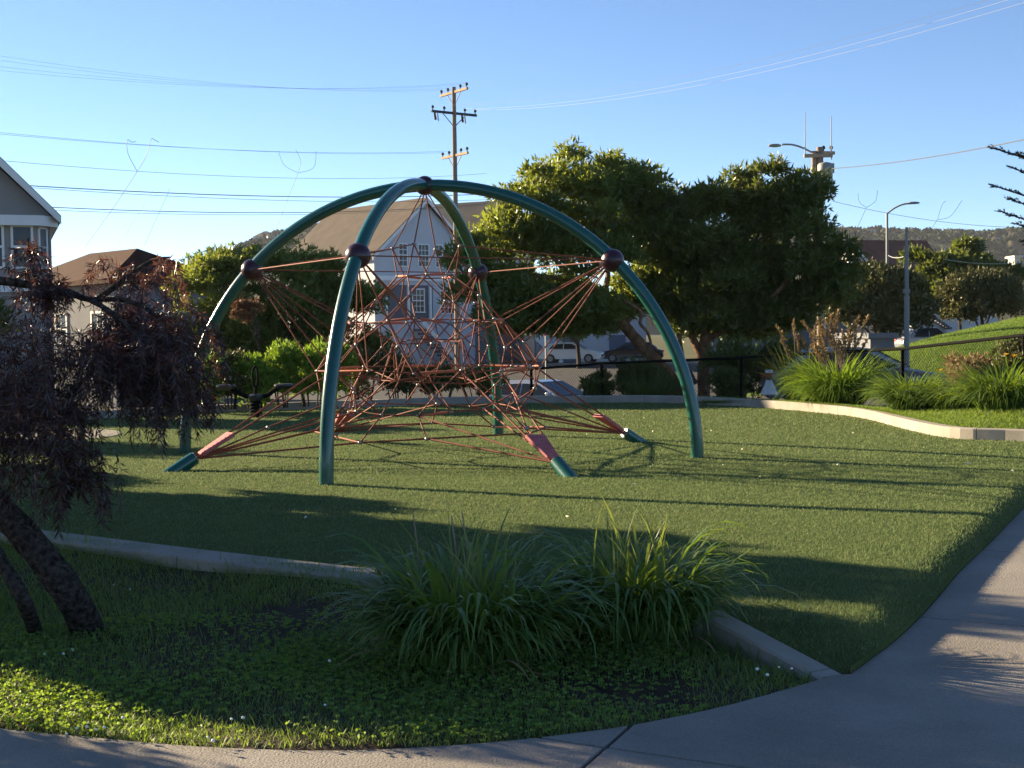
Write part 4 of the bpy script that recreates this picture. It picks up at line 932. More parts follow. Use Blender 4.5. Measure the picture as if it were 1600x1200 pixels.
# side bay window, on the angled face
ang = math.atan2(.55, hx(78)-hx(57)); mxp = ((hx(57)+hx(78))/2, .275); 
wb_ = MB(); wp_ = MB(); L_ = .62
for du, dv, su, sv_ in ((-.2, 0, .07, 1.4), (.2, 0, .07, 1.4), (0, .66, .47, .08), (0, -.68, .5, .08), (0, 0, .36, .05)):
    wb_.box((mxp[0]+math.cos(ang)*du+math.sin(ang)*.02, mxp[1]+math.sin(ang)*du-math.cos(ang)*.02, hz(385, 20)+dv), (su, .06, sv_), ang)
wp_.box((mxp[0]+math.sin(ang)*.004, mxp[1]-math.cos(ang)*.004, hz(385, 20)), (.34, .02, 1.28), ang)
ow = obj('window', wb_, 'white_paint', HA); obj('pane', wp_, 'glass', ow)
obj('downpipe', MB().tube([(hx(80), .45, zt), (hx(79.5), .5, zt-.3), (hx(79.5), .5, -.5)], .04, 8), 'house_grey', HA, smooth=True)
# rust roofed house behind the street lamp
b = D(1300, 500, 120); b[2] = -.8; k = 120/F; H5 = gable_house('rust_roof_house', 'house with wide rust red roof and small white dormer gable behind the street lamp', b, R(-78), 9, 8.6, 6.4, D(1390, 378, 120)[2]+.8, 'house_cream', 'roof_rust')
dz0 = D(1332, 412, 113)[2]+.8
dl = Matrix.Rotation(-R(-78), 3, 'Z') @ (Vector(D(1335, 412, 114.5))-Vector(b))
mb = MB(); q = [(-.95, 0), (.95, 0), (0, 1.05)]
P3 = []
for yy in (-1.2, 3.):
    for u, v_ in q:
        lw = Matrix.Rotation(R(78), 3, 'Z') @ Vector((u, yy, 0)); P3.append((dl.x+lw.x, dl.y+lw.y, dl.z+v_-.2))
mb.add(P3, [(0, 1, 2), (5, 4, 3), (0, 3, 4, 1), (1, 4, 5, 2), (2, 5, 3, 0)]); dm = obj('dormer', mb, 'house_white', H5)
mb = MB()
for sg in (-1, 1):
    v = []
    for yy in (-1.45, 3.):
        for u, v_ in ((0, 1.1), (sg*1.15, -.2), (sg*1.15, -.06), (0, 1.26)):
            lw = Matrix.Rotation(R(78), 3, 'Z') @ Vector((u, yy, 0)); v.append((dl.x+lw.x, dl.y+lw.y, dl.z+v_-.2))
    mb.add(v, [(0, 1, 2, 3), (7, 6, 5, 4), (0, 4, 5, 1), (1, 5, 6, 2), (2, 6, 7, 3), (3, 7, 4, 0)])
obj('dormer_roof', mb, 'white_paint', dm)
# terrace houses glimpsed under the trees
def terrace(name, label, px0, px1, pyt, pyb, Y, wm, wins=(), rz=0., roof='house_white', depth=8):
    k = Y/F; b = D((px0+px1)/2, pyb, Y); t = thing(name, label, 'house', b, rz); wd = (px1-px0)*k; h = (pyb-pyt)*k
    obj('wall', MB().box((0, depth/2, h/2-1), (wd, depth, h+2)), wm, t); obj('parapet', MB().box((0, depth/2-.05, h+.12), (wd+.3, depth+.3, .28)), roof, t)
    for (a, c_, y0, y1, cl_) in wins: window(t, ((a+c_)/2-(px0+px1)/2)*k, 0, (pyb-(y0+y1)/2)*k, (c_-a)*k, (y1-y0)*k, 'y-', cl_, 2)
    return t
T1 = terrace('terrace_house', 'white terrace house with blue garage doors behind the parked white car', 838, 1010, 462, 568, 112, 'house_white', [(850, 866, 478, 500, 2), (905, 921, 478, 500, 2), (960, 976, 478, 500, 2)])
k = 112/F
mat('garage_blue', (.10, .13, .19), .6); 
for px in (893, 965): obj('garage_door', MB().box(((px-924)*k, -.03, (568-545)*k), (26*k, .08, 42*k)), 'garage_blue', T1)
sd_ = MB()
for i in range(8): sd_.box(((842+i*4-924)*k, -1.2, (530+i*4.6-568)*-k-.15), (.3, 1.6, .28))
obj('stair_flight', sd_, 'shade_and_stair_grey', T1)
obj('stair_wall', MB().prism([((836-924)*k, (568-505)*k), ((878-924)*k, (568-562)*k), ((878-924)*k, (568-570)*k), ((836-924)*k, (568-530)*k)], 1, -2.1, -1.95), 'white_paint', T1)
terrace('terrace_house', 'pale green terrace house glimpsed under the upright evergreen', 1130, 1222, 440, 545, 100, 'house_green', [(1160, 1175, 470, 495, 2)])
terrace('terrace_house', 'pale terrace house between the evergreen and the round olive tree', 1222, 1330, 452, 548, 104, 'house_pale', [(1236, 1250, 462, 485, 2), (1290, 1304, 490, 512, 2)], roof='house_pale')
T4 = terrace('terrace_house', 'white house with outside stair behind the slim grey pole', 1425, 1560, 455, 530, 112, 'house_white', [(1455, 1463, 475, 490, 1), (1505, 1520, 480, 500, 2)])
sd_ = MB(); k = 112/F
for i in range(9): sd_.box(((1446+i*3.6-1492)*k, -.9, (530-(492+i*2.6))*k), (.32, 1.2, .2))
obj('stair_flight', sd_, 'shade_and_stair_grey', T4)
terrace('terrace_house', 'low white garage beside the slim grey pole', 1360, 1396, 528, 556, 70, 'house_pale', [], roof='house_pale')

# ---------------------------------------------------------------- cars
def car(name, label, loc, rz, paint, group='parked cars', suv=0.):
    t = thing(name, label, 'car', loc, rz, group)
    side = [(-2.2, .28), (-2.25, .55), (-2.2, .82), (-1.75, .95+suv*.1), (1.0, .98+suv*.1), (1.95, .80), (2.2, .66), (2.24, .42), (2.18, .26)]
    def loft(profile, ws):
        mb = MB(); n = len(profile); v = []
        for yv in (-1, 1):
            for (x, z), w_ in zip(profile, ws): v.append((x, yv*w_, z))
        mb.add(v, [tuple(range(n))[::-1], tuple(range(n, 2*n))]+[(i, (i+1) % n, n+(i+1) % n, n+i) for i in range(n)]); return mb
    obj('body', loft(side, [.82, .86, .87, .86, .87, .84, .78, .80, .8]), paint, t, bevel=.06)
    h = 1.46+suv
    cab = [(-1.85, .94), (-1.3, h-.06), (-.9, h), (.05, h), (.3, h-.04), (1.15, .94)]
    obj('cabin', loft(cab, [.80, .62, .6, .6, .62, .80]), paint, t, bevel=.05)
    for sg in (-1, 1):
        for q in ([(-1.45, .99), (-1.12, h-.14), (-.45, h-.1), (-.45, .99)], [(-.38, .99), (-.38, h-.1), (.18, h-.12), (.88, .99)]):
            v = []
            for x, z in q:
                tt = (z-.94)/(h-.94); yb = sg*(.80+(.615-.80)*tt+.012); v.append((x, yb, z))
            v2 = [(x, y-sg*.03, z) for x, y, z in v]; mb = MB(); mb.hexa(v+v2); obj('side_window', mb, 'glass', t)
        obj('mirror', MB().box((.82, sg*.95, 1.03), (.14, .2, .14)), paint, t, bevel=.03)
        obj('headlight', MB().box((2.08, sg*.62, .68), (.26, .34, .12)), 'lamp_glass', t, bevel=.02)
        obj('taillight', MB().box((-2.2, sg*.66, .78), (.08, .3, .14)), 'red_paint', t, bevel=.02)
        for x in (-1.35, 1.38):
            wm = MB().tube([(x, sg*.70, .32), (x, sg*.885, .32)], .325, 22); wo = obj('wheel', wm, 'tyre', t, bevel=.02)
            obj('rim', MB().tube([(x, sg*.86, .32), (x, sg*.895, .32)], .2, 14), 'galvanised', wo)
    for (xa, za), (xb, zb) in (((.36, h-.07), (1.12, .98)), ((-1.80, .99), (-1.30, h-.10))):
        nx_, nz_ = (zb-za), -(xb-xa); l_ = math.hypot(nx_, nz_); nx_, nz_ = nx_/l_*.02, nz_/l_*.02
        if nz_ < 0: nx_, nz_ = -nx_, -nz_
        ta, tb = (za-.94)/(h-.94), (zb-.94)/(h-.94); wa, wb2 = .76-.18*ta, .76-.18*tb
        MBw = MB().hexa([(xa, -wa, za), (xa, wa, za), (xb, wb2, zb), (xb, -wb2, zb), (xa+nx_, -wa, za+nz_), (xa+nx_, wa, za+nz_), (xb+nx_, wb2, zb+nz_), (xb+nx_, -wb2, zb+nz_)])
        obj('windscreen', MBw, 'glass', t)
    obj('grille', MB().box((2.215, 0, .52), (.06, .9, .16)), 'black_rubber', t)
    return t
def rzz(x, y): return float(gz(x, y))+.03
p = D(893, 567, 97); car('parked_car', 'white hatchback parked in front of the white terrace house', (p[0], 97, p[2]), R(-14), 'car_white')
p = D(990, 566, 98); car('parked_car', 'dark maroon car parked beside the white hatchback', (p[0], 99, p[2]), R(172), 'car_dark')
p = D(850, 620, 44.5); car('parked_car', 'silver car on the road behind the chain link fence', (p[0], 45, rzz(p[0], 45)), R(-35), 'car_silver')
p = D(1339, 610, 33); car('parked_car', 'grey car close behind the fence at the fountain grass', (p[0], 33, -.31), R(-6), 'car_grey')
p = D(1455, 528, 92); car('parked_car', 'blue grey car at the far kerb below the outside stair', (p[0], 92, p[2]-.9), R(4), 'car_silver', suv=.2)

# ---------------------------------------------------------------- poles, lamps, wires
def pole_thing(name, label, px, pyt, Y, r0, r1, m='wood_pole', cat='pole', zb=None):
    tp = D(px, pyt, Y); z0 = float(gz(tp[0], Y)) if zb is None else zb; t = thing(name, label, cat, (tp[0], Y, z0)); H_ = tp[2]-z0
    obj('pole', MB().tube([(0, 0, -.5), (0, 0, H_*.5), (0, 0, H_)], [r0, (r0+r1)/2, r1], 14), m, t, smooth=True); return t, H_, tp
UPOLE, UH, utop = pole_thing('utility_pole', 'tall wooden utility pole with three crossarms rising behind the dome', 709, 136, 75, .17, .11)
def arm(t, z, dx, dy, ln_, m, thick=.11, tilt=0):
    a = math.atan2(dy, dx); o = obj('crossarm', MB().box((0, 0, z), (ln_, thick, thick*1.15), a), m, t); return a
SC = 75/F
def uz(py): return D(709, py, 75)[2]-UPOLE.location[2]
arms = []
for py, dx, dy, ln_, m in ((144, 1.53, -2.3, 2.8, 'arm_wood'), (177, 2.3, 1.7, 2.95, 'arm_shaded'), (243, 1.53, -2.3, 2.7, 'arm_wood')):
    a = arm(UPOLE, uz(py), dx, dy, ln_, m); arms.append((a, uz(py), ln_))
    for u in (-.47, -.22, .24, .47):
        x, y = math.cos(a)*u*ln_, math.sin(a)*u*ln_
        obj('insulator', MB().lathe((x, y, uz(py)+.06), [(.03, 0), (.03, .1), (.075, .12), (.08, .2), (.04, .25)], 10), 'insulator', UPOLE, smooth=True)
    for u in (-.25, .25):
        x, y = math.cos(a)*u*ln_, math.sin(a)*u*ln_; obj('brace', MB().tube([(x, y, uz(py)-.06), (0, 0, uz(py)-.75)], .025, 5), 'galvanised' if m != 'arm_shaded' else 'arm_shaded', UPOLE)  # braces of the shaded arm share its painted darkness
a, z_, ln_ = arms[1]
for u in (-.43, .17):
    x, y = math.cos(a)*u*ln_, math.sin(a)*u*ln_; obj('fuse_cutout', MB().tube([(x, y, z_-.08), (x+.05, y, z_-.45)], [.06, .07], 8), 'insulator', UPOLE)
    obj('fuse_cutout', MB().tube([(x+.16, y, z_-.1), (x+.2, y, z_-.52)], .035, 8), 'pale_stone', UPOLE)
# second utility pole with lamp arm, transformer and aerials
RP, RH, rtop = pole_thing('utility_pole', 'wooden utility pole with street lamp arm, grey transformer and two whip aerials', 1281, 230, 52, .15, .125)
def rz2(py): return D(1281, py, 52)[2]-RP.location[2]
k = 52/F
def rx2(px): return (px-1281)*k
obj('pole_stub', MB().tube([(rx2(1272), 0, rz2(420)), (rx2(1272), 0, rz2(236))], .1, 12), 'wood_pole', RP, smooth=True)
obj('crossarm', MB().box((rx2(1277), -.16, rz2(244)), (44*k, .11, .13)), 'arm_wood', RP); obj('crossarm', MB().box((rx2(1290), .16, rz2(238)), (34*k, .11, .12), .3), 'arm_wood', RP)
obj('transformer', MB().lathe((rx2(1286), -.32, rz2(280)), [(.25, 0), (.28, .04), (.28, .5), (.22, .56), (.06, .6)], 18), 'galvanised', RP, smooth=True)
obj('equipment_box', MB().box((rx2(1294), -.1, rz2(264)), (.34, .34, .36)), 'galvanised', RP, bevel=.02)
for px, yt, yb in ((1257, 175, 243), (1298, 182, 250)): obj('whip_aerial', MB().tube([(rx2(px), -.1, rz2(yb)), (rx2(px), -.1, rz2(yt))], [.022, .014], 6), 'wire_pale', RP)
obj('lamp_arm', MB().tube(catmull([(rx2(1272), 0, rz2(240)), (rx2(1255), 0, rz2(231)), (rx2(1238), 0, rz2(225.5)), (rx2(1222), 0, rz2(225))], 5), .035, 8), 'galvanised', RP, smooth=True)
obj('lamp_head', MB().sphere((rx2(1211), 0, rz2(226.5)), .26, 16, 10, (1, .45, .26)), 'galvanised', RP, smooth=True)
for px in (1288, 1300): obj('insulator', MB().lathe((rx2(px), .16, rz2(236)), [(.03, 0), (.03, .08), (.07, .1), (.07, .18), (.03, .22)], 10), 'insulator', RP)
# street lamp
LP, LH, ltop = pole_thing('street_lamp', 'grey street lamp with upswept arm behind the round olive tree', 1386, 333, 95, .11, .08, 'galvanised', 'lamp')
k = 95/F; z0 = LP.location[2]
def lp_(px, py): q = D(px, py, 95); return (q[0]-LP.location[0], 0, q[2]-z0)
obj('lamp_arm', MB().tube(catmull([lp_(1386, 334), lp_(1398, 325), lp_(1412, 319), lp_(1424, 318)], 4), .06, 8), 'galvanised', LP, smooth=True)
obj('lamp_head', MB().sphere(lp_(1428, 317), .42, 14, 8, (1, .4, .22)), 'galvanised', LP, smooth=True)
# slim stepped pole by the fence
SP = D(1417, 585, 33.5); spz = float(gz(SP[0], 33.5)); t = thing('slim_pole', 'slim stepped grey metal pole standing behind the fence rail', 'pole', (SP[0], 33.5, spz))
def sz(py): return D(1417, py, 33.5)[2]-spz
obj('lower_shaft', MB().tube([(0, 0, -.3), (0, 0, sz(466))], .062, 12), 'galvanised', t, smooth=True); obj('collar', MB().tube([(0, 0, sz(467)), (0, 0, sz(462))], .072, 12), 'galvanised', t)
obj('middle_shaft', MB().tube([(0, 0, sz(466)), (0, 0, sz(388))], .048, 12), 'galvanised', t, smooth=True); obj('collar', MB().tube([(0, 0, sz(389)), (0, 0, sz(384))], .056, 12), 'galvanised', t)
obj('upper_shaft', MB().tube([(0, 0, sz(388)), (0, 0, sz(355))], .034, 10), 'galvanised', t, smooth=True)
obj('bracket', MB().box((-.02, -.05, sz(455)), (.16, .08, .1)), 'galvanised', t)
# a pale post in the street beyond the upright evergreen
t = thing('sign_post', 'pale yellowish post in sun beyond the upright evergreen', 'post', tuple(D(1145, 545, 46)))
obj('post', MB().tube([(0, 0, -1), (0, 0, 1.9)], .05, 10), 'pale_stone', t, smooth=True)

def wire(label, a, b, sag, r, m='wire', name='overhead_wire', n=24, group='overhead wires', extra=None):
    a, b = np.array(a), np.array(b); mid = (a+b)/2; pts = []
    for t_ in np.linspace(0, 1, n): p = a*(1-t_)+b*t_; p = p.copy(); p[2] -= sag*4*t_*(1-t_); pts.append(tuple(p-mid))
    t = thing(name, label, 'wire', mid, group=group); obj('cable', MB().tube(pts, r, 5), m, t); return t
def armp(i, u):
    a, z_, l_ = arms[i]; return np.array([UPOLE.location[0]+math.cos(a)*u*l_, UPOLE.location[1]+math.sin(a)*u*l_, UPOLE.location[2]+z_+.3])
Lw = [('uppermost of the faint wires strung from the top crossarm of the tall pole', (-60, 78, 48), armp(0, -.47), .5, .0035), ('second faint wire from the top crossarm of the tall pole', (-60, 86, 48), armp(0, -.22), .5, .0035),
      ('third faint wire from the top crossarm of the tall pole', (-60, 97, 47), armp(0, .24), .5, .0035), ('lowest faint wire from the top crossarm of the tall pole', (-60, 104, 47), armp(0, .47), .5, .0035),
      ('upper of the paired wires from the lowest crossarm that carries the forked hangers', (-60, 201, 48), armp(2, -.47), .35, .006), ('lower of the paired wires from the lowest crossarm with forked hangers', (-60, 204, 48), armp(2, -.2), .35, .006)]
for lab, a, b, sg, r in Lw: wire(lab, D(*a), b, sg, r)
wire('thin wire just below the forked hangers, with small clips', D(-60, 245, 48), D(760, 271, 80), .5, .008)
wire('thick dark cable passing behind the top of the dome', D(-60, 283, 50), D(760, 303, 80), .35, .019); wire('thinner cable lashed under the thick dark one', D(-60, 285, 50), D(760, 312, 80), .35, .01)
wire('dark cable crossing above the brown hipped roof', D(-60, 316, 50), D(760, 318, 80), .45, .016); wire('thin grey cable just below the cable over the brown roof', D(-60, 321, 50), D(760, 320, 80), .45, .009)
for i, (y1, r, m) in enumerate(((-22, .0045, 'wire'), (-14, .005, 'wire_pale'), (-2, .005, 'wire_pale'))):
    wire(['dull upper wire', 'middle shining wire', 'lower shining wire'][i]+' of the three climbing from the tall pole over the evergreen', armp(1, (-.43, .24, .47)[i]), D(1620, y1, 40), .8, r, m)
wire('dark cable rising from the transformer pole to the cypress', D(1290, 264, 52), D(1660, 205, 34), .15, .016)
wire('thin wire drooping behind the street lamp', D(1300, 314, 60), D(1700, 352, 70), .5, .009); wire('short pale wire tied to the slim pole', D(1388, 399, 92), D(1412, 401, 60), .1, .02, 'wire_pale')
wire('pale wire strung in front of the round dark tree', D(1474, 405, 60), D(1600, 410, 60), .12, .013, 'wire_pale')
# forked trolley hangers
def hanger(label, pts_list, Y, r=.011):
    base = D(*pts_list[0][0], Y); t = thing('trolley_hanger', label, 'wire hanger', base, group='forked hangers on the trolley wires')
    for pts in pts_list: obj('cable', MB().tube(catmull([np.array(D(x, y, Y))-base for x, y in pts], 4), r, 5), 'wire', t)
hanger('forked hanger with two curled horns above the thick dark cable, over the brown roof', [[(133, 386), (180, 320), (215, 267)], [(214, 267), (200, 240), (199, 219), (206, 222), (212, 221)], [(215, 267), (228, 245), (236, 218), (242, 219), (248, 222)]], 56)
hanger('faint forked hanger with three horns over the hedge tree', [[(432, 358), (450, 310), (466, 270)], [(466, 270), (444, 258), (435, 236)], [(466, 270), (470, 252), (462, 234)], [(466, 270), (490, 262), (494, 236)]], 66, .008)
hanger('small faint hanger rising over the rust red roof', [[(1337, 361), (1354, 324)], [(1354, 324), (1343, 316), (1341, 302)], [(1354, 324), (1368, 314), (1371, 297)]], 75, .010)
hanger('second small faint hanger, nearer the cypress', [[(1453, 361), (1465, 343)], [(1465, 343), (1472, 320), (1478, 314)], [(1465, 343), (1485, 338), (1503, 313)]], 75, .010)
# thin guy wires over the brown roof
for lab, q in (('thin stay wire slanting over the right of the brown hipped roof', ((186, 382), (240, 296))), ('thin stay wire slanting beside the hedge tree', ((226, 382), (266, 294)))): wire(lab, D(*q[0], 56), D(*q[1], 54), 0, .007)
# red stop sign, half hidden behind the evergreen
p = D(853, 515, 80); sg = thing('stop_sign', 'red eight sided stop sign in shade under the leaning evergreen', 'sign', (p[0], p[1], float(gz(p[0], 80))), R(38))
hz_ = p[2]-float(gz(p[0], 80)); obj('sign_post', MB().box((0, .05, hz_/2), (.06, .06, hz_)), 'galvanised', sg)
o8 = [(.40*math.cos(PI/8+i*PI/4), hz_+.40*math.sin(PI/8+i*PI/4)) for i in range(8)]
obj('sign_border', MB().prism(o8, 1, -.01, .01), 'white_paint', sg); o8 = [(x*.93, hz_+(z-hz_)*.93) for x, z in o8]; obj('sign_face', MB().prism(o8, 1, -.016, -.0105), 'red_paint', sg)
cu = bpy.data.curves.new('lettering', 'FONT'); cu.body = 'STOP'; cu.size = .3; cu.align_x = 'CENTER'; cu.align_y = 'CENTER'; cu.extrude = .002
to = bpy.data.objects.new('lettering_tmp', cu); COL.objects.link(to); bpy.context.view_layer.update()
me = bpy.data.meshes.new_from_object(to.evaluated_get(bpy.context.evaluated_depsgraph_get())); bpy.data.objects.remove(to)
lo = link('lettering', me, 'white_paint', sg); lo.location = (0, -.02, hz_); lo.rotation_euler = (R(90), 0, 0)

# ---------------------------------------------------------------- trees farther off
def far_tree(label, bx, by, Y, els, leafm, seed, n=5000, L=.3, W=.12, tr=.16, rs=(.7, 1.3), name='street_tree', zb=None, group='street trees beyond the fence'):
    b = D(bx, by, Y); b[2] = float(gz(b[0], Y)) if zb is None else zb; c = els[0][0]
    lim = [([b, b*.5+c*.5+np.array([.1, 0, -.2]), c], tr, tr*.4)]
    for e in els[1:]: lim.append(([b*.5+c*.5, (b*.5+c*.5+e[0])/2+np.array([0, 0, .2]), e[0]], tr*.5, tr*.15))
    return tree(name, label, b, lim, els, 46, rs, n, 5, L, W, leafm, 'bark_dark', seed, group)
far_tree('round olive tree in front of the rust red roof', 1370, 540, 72, [ell(1375, 478, 58, 44, 72), ell(1352, 456, 36, 26, 72), ell(1322, 488, 34, 28, 71), ell(1402, 466, 36, 34, 72), ell(1400, 500, 46, 30, 72)], 'olive_leaf', 201, 8000)
far_tree('broad dark tree under the hill behind the pale wire', 1500, 520, 88, [ell(1495, 425, 85, 42, 88), ell(1472, 432, 36, 36, 88), ell(1560, 440, 42, 40, 88), ell(1500, 460, 80, 40, 89)], 'dark_leaf', 202, 9000, .34, .14, rs=(.5, 1.0))
far_tree('smaller yellowish round tree beside the grass mound', 1538, 515, 74, [ell(1530, 458, 42, 34, 74), ell(1560, 470, 34, 34, 74), ell(1510, 475, 30, 26, 73.5)], 'olive_leaf', 203, 6000, .28, .11)
far_tree('dark street tree standing beside the white hatchback', 905, 569, 94, [ell(895, 495, 62, 30, 94), ell(850, 500, 40, 26, 94), ell(945, 500, 40, 26, 94), ell(890, 470, 50, 24, 95)], 'dark_leaf', 204, 6000, .34, .14, .2)
far_tree('dark tree in the street gap behind the upright evergreen', 1170, 560, 60, [ell(1170, 500, 50, 34, 60), ell(1130, 490, 35, 34, 60)], 'dark_leaf', 205, 4000, .26, .1, .12)
# cypress reaching in from the right
cb = np.array([13.6, 27.5, float(gz(13.6, 27.5))]); cy = thing('cypress_tree', 'dark cypress with flat layered branches reaching over the grass mound', 'tree', cb); g = np.random.default_rng(301)
mb = MB(); mb.tube([(cb[0], cb[1], cb[2]-.3), (cb[0]+.05, cb[1], 2.5), (cb[0], cb[1], 6.4)], [.24, .18, .05], 12); obj('trunk', mb, 'bark_dark', cy, smooth=True, world=True)
bl_px = [((1549, 230), 0.35), ((1552, 290), .3), ((1562, 330), .3), ((1580, 262), .3), ((1590, 350), .35), ((1575, 310), .28), ((1600, 378), .3), ((1590, 240), .3)]
parts = []; bmb = MB()
for (px, py), th in bl_px:
    tip = D(px, py, 26.5); root = np.array([cb[0], cb[1], tip[2]-.75]); q = catmull([root, root*.45+tip*.55+np.array([0, 0, -.16]), tip], 6); bmb.tube(q, [.05-.0035*i for i in range(len(q))], 6)
    qa = np.array(q); dirv = nrm(tip-root); ho = nrm(np.cross(dirv, [0, 0, 1.])); ts = np.concatenate([np.linspace(.1, .98, 30)]*2); sd2 = np.repeat([-1, 1], 30)
    for tt, sg2 in zip(ts, sd2):
        p0 = qa[int(tt*(len(qa)-1))]+(qa[min(int(tt*(len(qa)-1))+1, len(qa)-1)]-qa[int(tt*(len(qa)-1))])*((tt*(len(qa)-1)) % 1); ln2 = (.10+.34*(1-tt))*g.uniform(.6, 1.2)
        dv = nrm(dirv*.85+ho*sg2*g.uniform(.2, .8)+np.array([0, 0, g.uniform(-.05, .42)])); m2 = int(10+46*ln2); u2 = g.random(m2)[:, None]; PP = p0+dv*ln2*u2
        parts.append(leaves(PP, dv+g.normal(size=(m2, 3))*.28, .07*g.uniform(.6, 1.3, m2), .018, g))
obj('branches', bmb, 'bark_dark', cy, world=True); np_obj('crown', join(parts), 'cypress_leaf', cy, origin=cb)
for _ in range(1):
    bl = [((cb[0]+g.uniform(-.2, .6), cb[1]+g.uniform(-.6, .6), z), np.array([1.0*(1-z/9), 1.0*(1-z/9), .5])) for z in np.linspace(1.2, 6.0, 14)]
np_obj('inner_crown', blob_leaves([(np.array(a), b_) for a, b_ in bl], 2500, 6, .16, .03, g, .2), 'cypress_leaf', cy, origin=cb)

# trees standing left of the frame, whose shade lies across the turf and the lawn
def side_tree(label, x, y, els, seed, n=5200, L=.2, W=.07):
    b = np.array([x, y, -.34]); els = [(np.array(c, float), np.array(r_, float)) for c, r_ in els]; c = els[0][0]
    return tree('park_tree', label, b, [([b, b*.6+c*.4+np.array([.15, .1, 0]), c], .2, .06)]+[([b*.5+c*.5, (c+e[0])/2, e[0]], .08, .03) for e in els[1:]], els, 40, (.35, .7), n, 5, L, W, 'dark_leaf', 'bark_dark', seed, 'park trees west of the turf')
side_tree('park tree west of the weeping tree, shading the turf', -8.8, 15.4, [((-8.8, 15.4, 2.6), (1.4, 1.1, 1.1)), ((-8.0, 14.4, 2.0), (1.1, .7, .9)), ((-9.0, 16.6, 1.7), (1.0, 1.0, .8)), ((-8.4, 17.6, 1.0), (.9, .9, .6)), ((-8.6, 15.0, 1.2), (1.3, 1.1, .6)), ((-8.0, 14.0, 1.3), (.9, .8, .8))], 401, 9000)
side_tree('park tree between the weeping tree and the turf edge', -7.2, 11.7, [((-7.2, 11.6, 1.85), (.9, .7, .75)), ((-6.8, 11.1, 1.7), (.7, .5, .8)), ((-7.0, 12.3, 2.0), (.8, .5, .9)), ((-7.2, 11.7, 1.0), (1., .8, .6)), ((-7.0, 10.85, 1.9), (.7, .4, .75))], 404, 9000)
side_tree('park tree by the round concrete pad, shading the rear turf', -13.5, 24.5, [((-13.5, 24.5, 2.2), (1.1, .6, .9)), ((-13.2, 23.9, 1.7), (.9, .5, .6))], 402, 3000)
side_tree('park tree farthest west, behind the round concrete pad', -12.5, 29.5, [((-12.5, 29.5, 2.6), (1.3, .9, 1.1)), ((-12, 29, 1.8), (1.2, .8, .7))], 403, 3500)

# far hillside houses
r = random.Random(9)
def hs(Pt, s_, m, rm, group, lab):
    o = thing('hillside_house', lab, 'house', Pt, r.uniform(-.5, .5), group); obj('wall', MB().box((0, 0, s_*.25), (s_, s_*.7, s_*.6)), m, o); obj('roof', hip(MB(), -s_/2, s_/2, -s_*.35, s_*.35, s_*.55, s_*.85, .4), rm, o)
for i in range(34):
    px = r.uniform(1300, 1600); j = min(len(ridge_r)-2, 0); kk = -r.uniform(.0, .75); ii = min(range(len(ridge_r)), key=lambda q: abs(800+F*ridge_r[q][0]/ridge_r[q][1]-px)); p = ridge_r[ii]; hgt = max(0, math.cos(kk*PI/2))**1.4
    X_ = (px-800)/F*(p[1]+kk*520); hs((X_, p[1]+kk*520, -4+(p[2]+4)*hgt-1), r.uniform(6, 9.5), r.choice(['house_white', 'pale_stone', 'house_cream']), r.choice(['roof_rust', 'roof_slate', 'roof_brown']), 'houses on the far right hill', 'tiny pale house among the trees on the far hillside right of the evergreens')
for i in range(5):
    px = r.uniform(388, 440); kk = -r.uniform(.0, .3); ii = min(range(len(ridge_l)), key=lambda q: abs(800+F*ridge_l[q][0]/ridge_l[q][1]-px)); p = ridge_l[ii]; hgt = math.cos(kk*PI/2)**1.4
    hs(((px-800)/F*(p[1]+kk*380), p[1]+kk*380, -4+(p[2]+4)*hgt-1), r.uniform(7, 10), 'house_white', 'roof_slate', 'houses on the far left hill', 'tiny pale house on the hilltop left of the grey roofed gable')
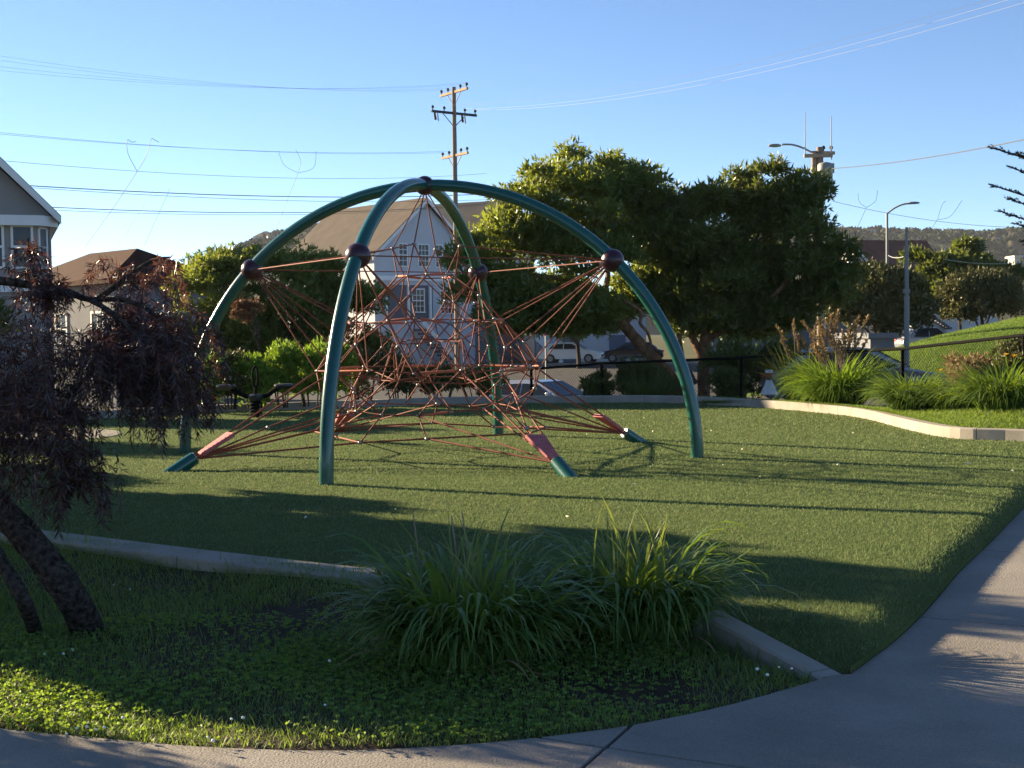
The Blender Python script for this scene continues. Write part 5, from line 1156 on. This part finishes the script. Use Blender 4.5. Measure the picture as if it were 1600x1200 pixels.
# pale tower block at the right edge
b = D(1590, 430, 420); t = thing('tower_block', 'pale tower standing below the hill beside the broad dark tree', 'building', b); k = 420/F
obj('wall', MB().box((0, 3, 10*k), (9*k, 6, 36*k)), 'pale_stone', t); obj('cap', MB().box((0, 3, 29*k), (14*k, 8, 3*k)), 'pale_stone', t)

# ---------------------------------------------------------------- small litter on the turf, daisies in the lawn
g = np.random.default_rng(500); n = 75; P = np.stack([g.uniform(-2, 7, n), g.uniform(9, 27, n), np.full(n, .028)], 1); P = P[inside(full, P)]; A = g.normal(size=(len(P), 3)); A[:, 2] *= .15
np_obj('fallen_petals', leaves(P, A, .04*g.uniform(.6, 1.5, len(P)), .022, g), 'litter', turf, 'stuff')
dz_me = MB().lathe((0, 0, 0), [(.004, -.006), (.011, 0), (.010, .008), (.003, .012)], 8).mesh('flower_head', True); dz_me.materials.append(MATS['flower_white'])
dst = MB().tube([(0, 0, -.07), (0, 0, -.004)], .0012, 5).mesh('flower_stem'); dst.materials.append(MATS['grass'])
for px, py in ((120, 1138), (150, 1140), (136, 1136), (163, 1137), (192, 1122), (325, 1152), (333, 1158), (362, 1124), (380, 1122), (104, 1147), (70, 1022), (99, 1022), (113, 1016), (1183, 1046), (1199, 1055), (1217, 1043), (1237, 1045), (508, 1102), (515, 1033), (178, 914), (203, 921)):
    p = G(px, py, -.075); o = thing('clover_flower', 'small white clover flower in the front lawn', 'flower', (p[0], p[1], -.075), group='white clover flowers in the lawn')
    h = link('flower_head', dz_me, None, o); k = r.uniform(.5, .85); h.scale = (k, k, k); link('flower_stem', dst, None, o)

# ---------------------------------------------------------------- thin evening haze over the whole place
m = MATS['haze']; nt_ = m.node_tree; nt_.nodes.remove(nt_.nodes['Principled BSDF'])
pv = nt_.nodes.new('ShaderNodeVolumePrincipled'); pv.inputs['Color'].default_value = (.80, .88, 1., 1); pv.inputs['Density'].default_value = .00006; pv.inputs['Anisotropy'].default_value = .3
nt_.links.new(pv.outputs[0], nt_.nodes['Material Output'].inputs['Volume'])
tag(obj('haze', MB().box((0, 1000, 56), (4840, 2860, 128)), 'haze'), kind='stuff')
